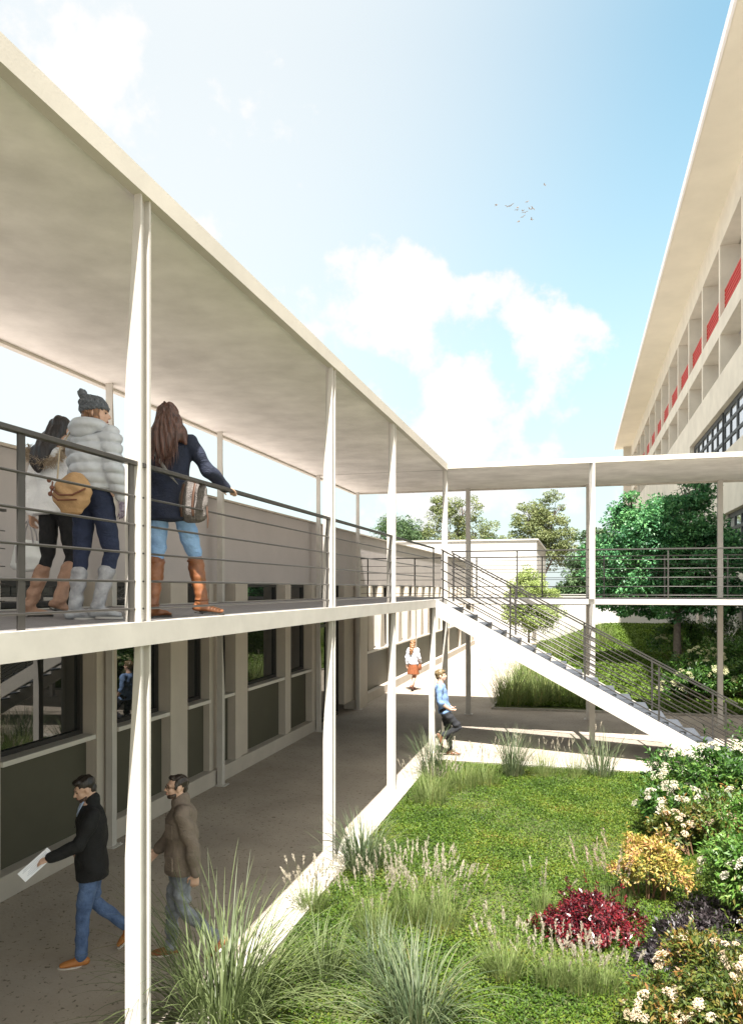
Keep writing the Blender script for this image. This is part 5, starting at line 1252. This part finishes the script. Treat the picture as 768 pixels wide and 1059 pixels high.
# ============ man in the taupe field jacket
def man_taupe():
    root = person_root((-3.56, 6.38, 0), R(120), .97, 'bearded man in taupe field jacket and grey jeans walking just right of the nearest column')
    J = dict(pel=V3(0, 0, .95), waist=V3(0, 0, 1.10), chest=V3(0, .0, 1.30), neck=V3(0, .01, 1.49), shoL=V3(-.20, 0, 1.43), shoR=V3(.20, 0, 1.43),
             elbL=V3(-.265, -.03, 1.15), wriL=V3(-.25, .02, .90), elbR=V3(.255, .06, 1.16), wriR=V3(.22, .22, .98),
             hipL=V3(-.09, 0, .93), hipR=V3(.09, 0, .93), kneL=V3(-.10, .0, .52), kneR=V3(.10, .08, .51), ankL=V3(-.10, -.33, .18), ankR=V3(.10, .10, .085))
    # his near arm hangs behind him
    J['elbL'] = V3(-.255, -.09, 1.15); J['wriL'] = V3(-.25, -.12, .885)
    add, Mh = head_parts(V3(0, .05, 1.645), R(8), R(4), 1.02, False, J['neck'])
    mb = MB(); body_core(mb, J, .95); add(mb); hand(mb, J['wriL'], (.0, .1, -1), (1, 0, 0), 1.05, .75, 1); hand(mb, J['wriR'], (0, .7, -.6), (-1, 0, 0), 1.0, .4, -1)
    vox('body', mb, .0065, PM['skin'], root, 2)
    bh = hairmat('dark brown hair', (.030, .020, .015)); face(root, Mh, brow=bh)
    H = lambda *p: Mh @ Vector(p)
    mb = MB(); mb.ell(H(0, -.022, .046), (.0765, .094, .080), Mh.to_euler(), 20); mb.ell(H(0, -.068, .0), (.064, .038, .07), Mh.to_euler(), 14); mb.ell(H(0, .045, .090), (.050, .035, .024), Mh.to_euler(), 12)
    for sx in (-1, 1): mb.ell(H(sx * .070, .018, .018), (.010, .018, .035), Mh.to_euler(), 10)
    vox('hair', mb, .006, bh, root, 1, lambda c, n: .0035 * np.sin(120 * c[:, 0] + 40 * c[:, 2]) * np.sin(100 * c[:, 1] + 70 * c[:, 2]))
    mb = MB()
    for t in np.linspace(-1.6, 1.6, 11): mb.ell(H(.053 * math.sin(t), .018 + .052 * math.cos(t), -.066 - .016 * math.cos(t)), (.015, .013, .024))
    mb.ell(H(0, .090, -.042), (.024, .006, .005))
    vox('beard', mb, .006, hairmat('brown beard', (.075, .048, .035)), root, 1)
    fr_ = MB(); 
    for s in (-1, 1): fr_.tube([H(s * .012, .097, .006), H(s * .048, .088, .008), H(s * .078, .0, .010)], .0022, 6)
    for s in (-1, 1): fr_.ell(H(s * .030, .096, .0), (.019, .002, .013), Mh.to_euler(), 12)
    fr_.build('spectacles', M['dark_frame'], root, True)
    mb = MB(); mb.ell((0, 0, .95), (.16, .12, .11))
    limb(mb, J['hipL'], J['kneL'], J['ankL'] + V3(0, .02, .02), (.100, .090, .070, .064, .058)); limb(mb, J['hipR'], J['kneR'], J['ankR'], (.100, .090, .070, .064, .058))
    vox('jeans', mb, .010, mat('faded grey denim', (.30, .32, .35), .85, dark=(.10, .11, .13), scale=7, bump=.3, bscale=45), root, 2, folds(.007, 34, .3))
    tm = cloth('taupe cotton', (.185, .145, .115), .22, 9)
    mb = MB()
    torso_shell(mb, [(0, .0, .84, .205, .165), (0, 0, .90, .212, .168), (0, 0, 1.06, .205, .155), (0, 0, 1.20, .210, .155), (0, 0, 1.34, .218, .150), (0, 0, 1.43, .18, .12), (0, 0, 1.475, .11, .09)])
    for s in 'LR':
        limb(mb, J['sho' + s], J['elb' + s], J['wri' + s] + V3(0, 0, .02), (.082, .076, .068, .066, .056)); mb.tube([J['chest'] + V3(0, 0, .10), J['sho' + s]], [.09, .084], 12)
    mb.tube([(0, .01, 1.46), (0, .0, 1.53)], [(.092, .090), (.086, .086)], 18)
    jk = vox('jacket', mb, .010, tm, root, 3, folds(.007, 22, .9))
    MB().box(-.030, .030, .142, .152, .88, 1.40).bevel(.004).build('zip_placket', tm, jk)
    for x, z in ((-.13, .98), (.13, .98), (-.11, 1.27), (.11, 1.27)):
        p = MB().box(-.055, .055, -.008, .012, -.075, .06).bevel(.006); 
        p.xf(Matrix.Translation((x * 1.25, .118, z)) @ Matrix.Rotation(R(-38 if x > 0 else 38), 4, 'Z')).build('pocket', tm, jk)
    MB().box(-.012, .004, -.02, .02, -.018, .018).bevel(.003).xf(Matrix.Translation((-.285, -.03, 1.30))).build('sleeve_patch', M['dark_frame'], jk)
    shoes(root, J, (('R', (.05, 1), 0.0), ('L', (0, 1), .65)), mat('rust suede', (.38, .13, .05), .6, dark=(.26, .08, .03), scale=12), mat('white sole', (.72, .68, .62), .7))
man_taupe()

# ============ young man leaning on the stair-head column
def man_leaning():
    root = person_root((-2.66, 15.50, 0), R(-82), 1.02, 'fair-haired young man in blue shirt leaning against a column with one foot up behind him')
    # faces +x of the world (local +y), back to the column at his -y
    J = dict(pel=V3(0, .03, .93), waist=V3(0, -.01, 1.08), chest=V3(0, -.045, 1.29), neck=V3(0, -.06, 1.47), shoL=V3(-.19, -.06, 1.41), shoR=V3(.19, -.06, 1.41),
             elbL=V3(-.23, -.06, 1.14), wriL=V3(-.14, .14, .98), elbR=V3(.245, -.07, 1.13), wriR=V3(.13, .15, .96),
             hipL=V3(-.09, .02, .92), hipR=V3(.09, .02, .92), kneL=V3(-.10, .10, .50), kneR=V3(.11, .33, .60), ankL=V3(-.10, .14, .085), ankR=V3(.11, -.03, .42))
    add, Mh = head_parts(V3(0, -.04, 1.62), R(-6), R(6), 1.0, False, J['neck'])
    mb = MB(); body_core(mb, J, .95); add(mb); hand(mb, J['wriL'], (.5, .6, -.3), (0, 0, 1), 1.0, .4, 1); hand(mb, J['wriR'], (-.5, .6, -.2), (0, 0, 1), 1.0, .4, -1)
    limb(mb, V3(.245, -.07, 1.13), V3(.19, .04, 1.04), V3(.13, .15, .96), (.042, .040, .036, .034, .028))
    vox('body', mb, .007, PM['skin'], root, 2); face(root, Mh)
    bh = hairmat('dark blond hair', (.15, .105, .05)); H = lambda *p: Mh @ Vector(p)
    mb = MB(); mb.ell(H(0, -.022, .050), (.086, .104, .086), Mh.to_euler(), 20); mb.ell(H(0, .045, .082), (.066, .050, .038), Mh.to_euler(), 14); mb.ell(H(0, -.062, -.01), (.076, .052, .07), Mh.to_euler(), 14)
    vox('hair', mb, .008, bh, root, 1, lambda c, n: .006 * np.sin(80 * c[:, 0]) * np.sin(70 * c[:, 1] + 50 * c[:, 2]))
    mb = MB(); mb.ell((0, .03, .93), (.15, .12, .11))
    limb(mb, J['hipL'], J['kneL'], J['ankL'] + V3(0, 0, .03), (.092, .084, .064, .058, .052)); limb(mb, J['hipR'], J['kneR'], J['ankR'] + V3(0, .03, .02), (.092, .084, .066, .058, .052))
    vox('trousers', mb, .011, cloth('black denim', (.013, .014, .018), .3), root, 2, folds(.006, 34))
    mb = MB(); torso_shell(mb, [(0, .04, .88, .175, .135), (0, .02, 1.0, .165, .125), (0, -.02, 1.15, .175, .128), (0, -.045, 1.30, .185, .130), (0, -.06, 1.41, .15, .10), (0, -.06, 1.455, .09, .075)])
    for s in 'LR':
        e = J['elb' + s]; w = J['wri' + s]; limb(mb, J['sho' + s], e, e.lerp(w, .25), (.070, .064, .056, .056, .052)); mb.tube([J['chest'] + V3(0, 0, .08), J['sho' + s]], [.08, .07], 12)
    mb.tube([(0, -.06, 1.44), (0, -.055, 1.50)], [(.07, .068), (.066, .064)], 14)
    vox('shirt', mb, .010, cloth('chambray blue', (.17, .27, .47), .25), root, 2, folds(.006, 24, .2))
    shoes(root, J, (('L', (.05, 1), 0.0), ('R', (0, 1), 1.15)), mat('brown leather', (.15, .06, .03), .4), M['dark_frame'])
    mb = MB().box(-.035, .035, -.006, .006, -.065, .065).bevel(.004); o = mb.build('mobile_phone', M['dark_frame'])
    o.matrix_world = root_matrix(root) @ Matrix.Translation((.0, .235, .985)) @ Euler((R(55), 0, 0)).to_matrix().to_4x4(); tag(o, 'small dark mobile phone held by the leaning young man', 'phone')
man_leaning()

# ============ woman in the brown skirt walking away in the sun
def woman_skirt():
    root = person_root((-5.35, 25.2, 0), R(-18), 1.0, 'woman in white blouse and rust brown skirt walking in the sun along the pavilion')
    J = dict(pel=V3(0, 0, .93), waist=V3(0, 0, 1.08), chest=V3(0, 0, 1.27), neck=V3(0, .0, 1.45), shoL=V3(-.16, 0, 1.39), shoR=V3(.16, 0, 1.39),
             elbL=V3(-.215, -.06, 1.12), wriL=V3(-.235, -.03, .87), elbR=V3(.22, .02, 1.12), wriR=V3(.20, .16, .95),
             hipL=V3(-.08, 0, .90), hipR=V3(.08, 0, .90), kneL=V3(-.03, .08, .50), kneR=V3(.06, .04, .50), ankL=V3(-.03, .02, .095), ankR=V3(.08, -.26, .17))
    add, Mh = head_parts(V3(0, .02, 1.595), R(-15), R(0), 1.0, True, J['neck'])
    mb = MB(); body_core(mb, J, .9); add(mb); hand(mb, J['wriR'], (0, .3, -1), (-1, 0, 0), 1, .5, -1); hand(mb, J['wriL'], (0, .1, -1), (1, 0, 0), 1, .5, 1)
    limb(mb, J['hipL'], J['kneL'], J['ankL'], (.08, .075, .052, .054, .036)); limb(mb, J['hipR'], J['kneR'], J['ankR'], (.08, .075, .052, .054, .036))
    vox('body', mb, .009, PM['skin2'], root, 2)
    hm_ = hairmat('light brown hair', (.26, .13, .06)); H = lambda *p: Mh @ Vector(p); mb = MB()
    mb.ell(H(0, -.022, .038), (.086, .102, .092), Mh.to_euler(), 18); mb.tube([H(0, -.05, .02), V3(0, -.08, 1.50), V3(0, -.13, 1.36), V3(0, -.14, 1.24)], [(.08, .065), (.088, .06), (.080, .045), (.04, .02)], 16, side=(1, 0, 0))
    vox('hair', mb, .010, hm_, root, 2, folds(.005, 60))
    mb = MB(); torso_shell(mb, [(0, 0, .90, .175, .135), (0, 0, 1.05, .160, .120), (0, 0, 1.25, .172, .122), (0, 0, 1.37, .16, .105), (0, 0, 1.43, .09, .075)])
    for s in 'LR': limb(mb, J['sho' + s], J['elb' + s], J['elb' + s].lerp(J['wri' + s], .8), (.068, .064, .058, .056, .050)); mb.tube([J['chest'], J['sho' + s]], [.08, .066], 10)
    vox('blouse', mb, .012, cloth('white cotton', (.74, .77, .84), .05), root, 2, folds(.006, 24))
    mb = MB(); torso_shell(mb, [(0, 0, .56, .205, .18), (0, 0, .72, .19, .155), (0, 0, .93, .155, .12)]); 
    for s in (): pass
    vox('skirt', mb, .012, cloth('rust skirt', (.27, .085, .03), .3), root, 1, lambda c, n: .010 * np.sin(14 * np.arctan2(c[:, 1], c[:, 0])) * np.clip((.95 - c[:, 2]) * 3, 0, 1))
    shoes(root, J, (('L', (.3, 1), 0.0), ('R', (.1, 1), .6)), mat('dark brown shoe', (.10, .035, .02), .4), M['dark_frame'], .95)
    bag = empty('handbag'); bag.matrix_world = root_matrix(root); tag(bag, 'small rust brown handbag at the side of the woman in the skirt', 'bag')
    c = V3(.25, .02, .80); mb = MB(); mb.tube([c + V3(0, 0, -.07), c, c + V3(0, 0, .07)], [(.04, .08), (.05, .10), (.035, .08)], 14, side=(1, 0, 0)); vox('bag_body', mb, .012, mat('rust leather', (.24, .08, .03), .5), bag, 2)
    MB().tube([c + V3(0, -.07, .06), c + V3(-.05, -.03, .35), V3(.17, .0, 1.44), c + V3(-.05, .05, .35), c + V3(0, .07, .06)], .006, 6).build('shoulder_strap', mat('rust strap', (.2, .07, .03), .5), bag, True)
woman_skirt()
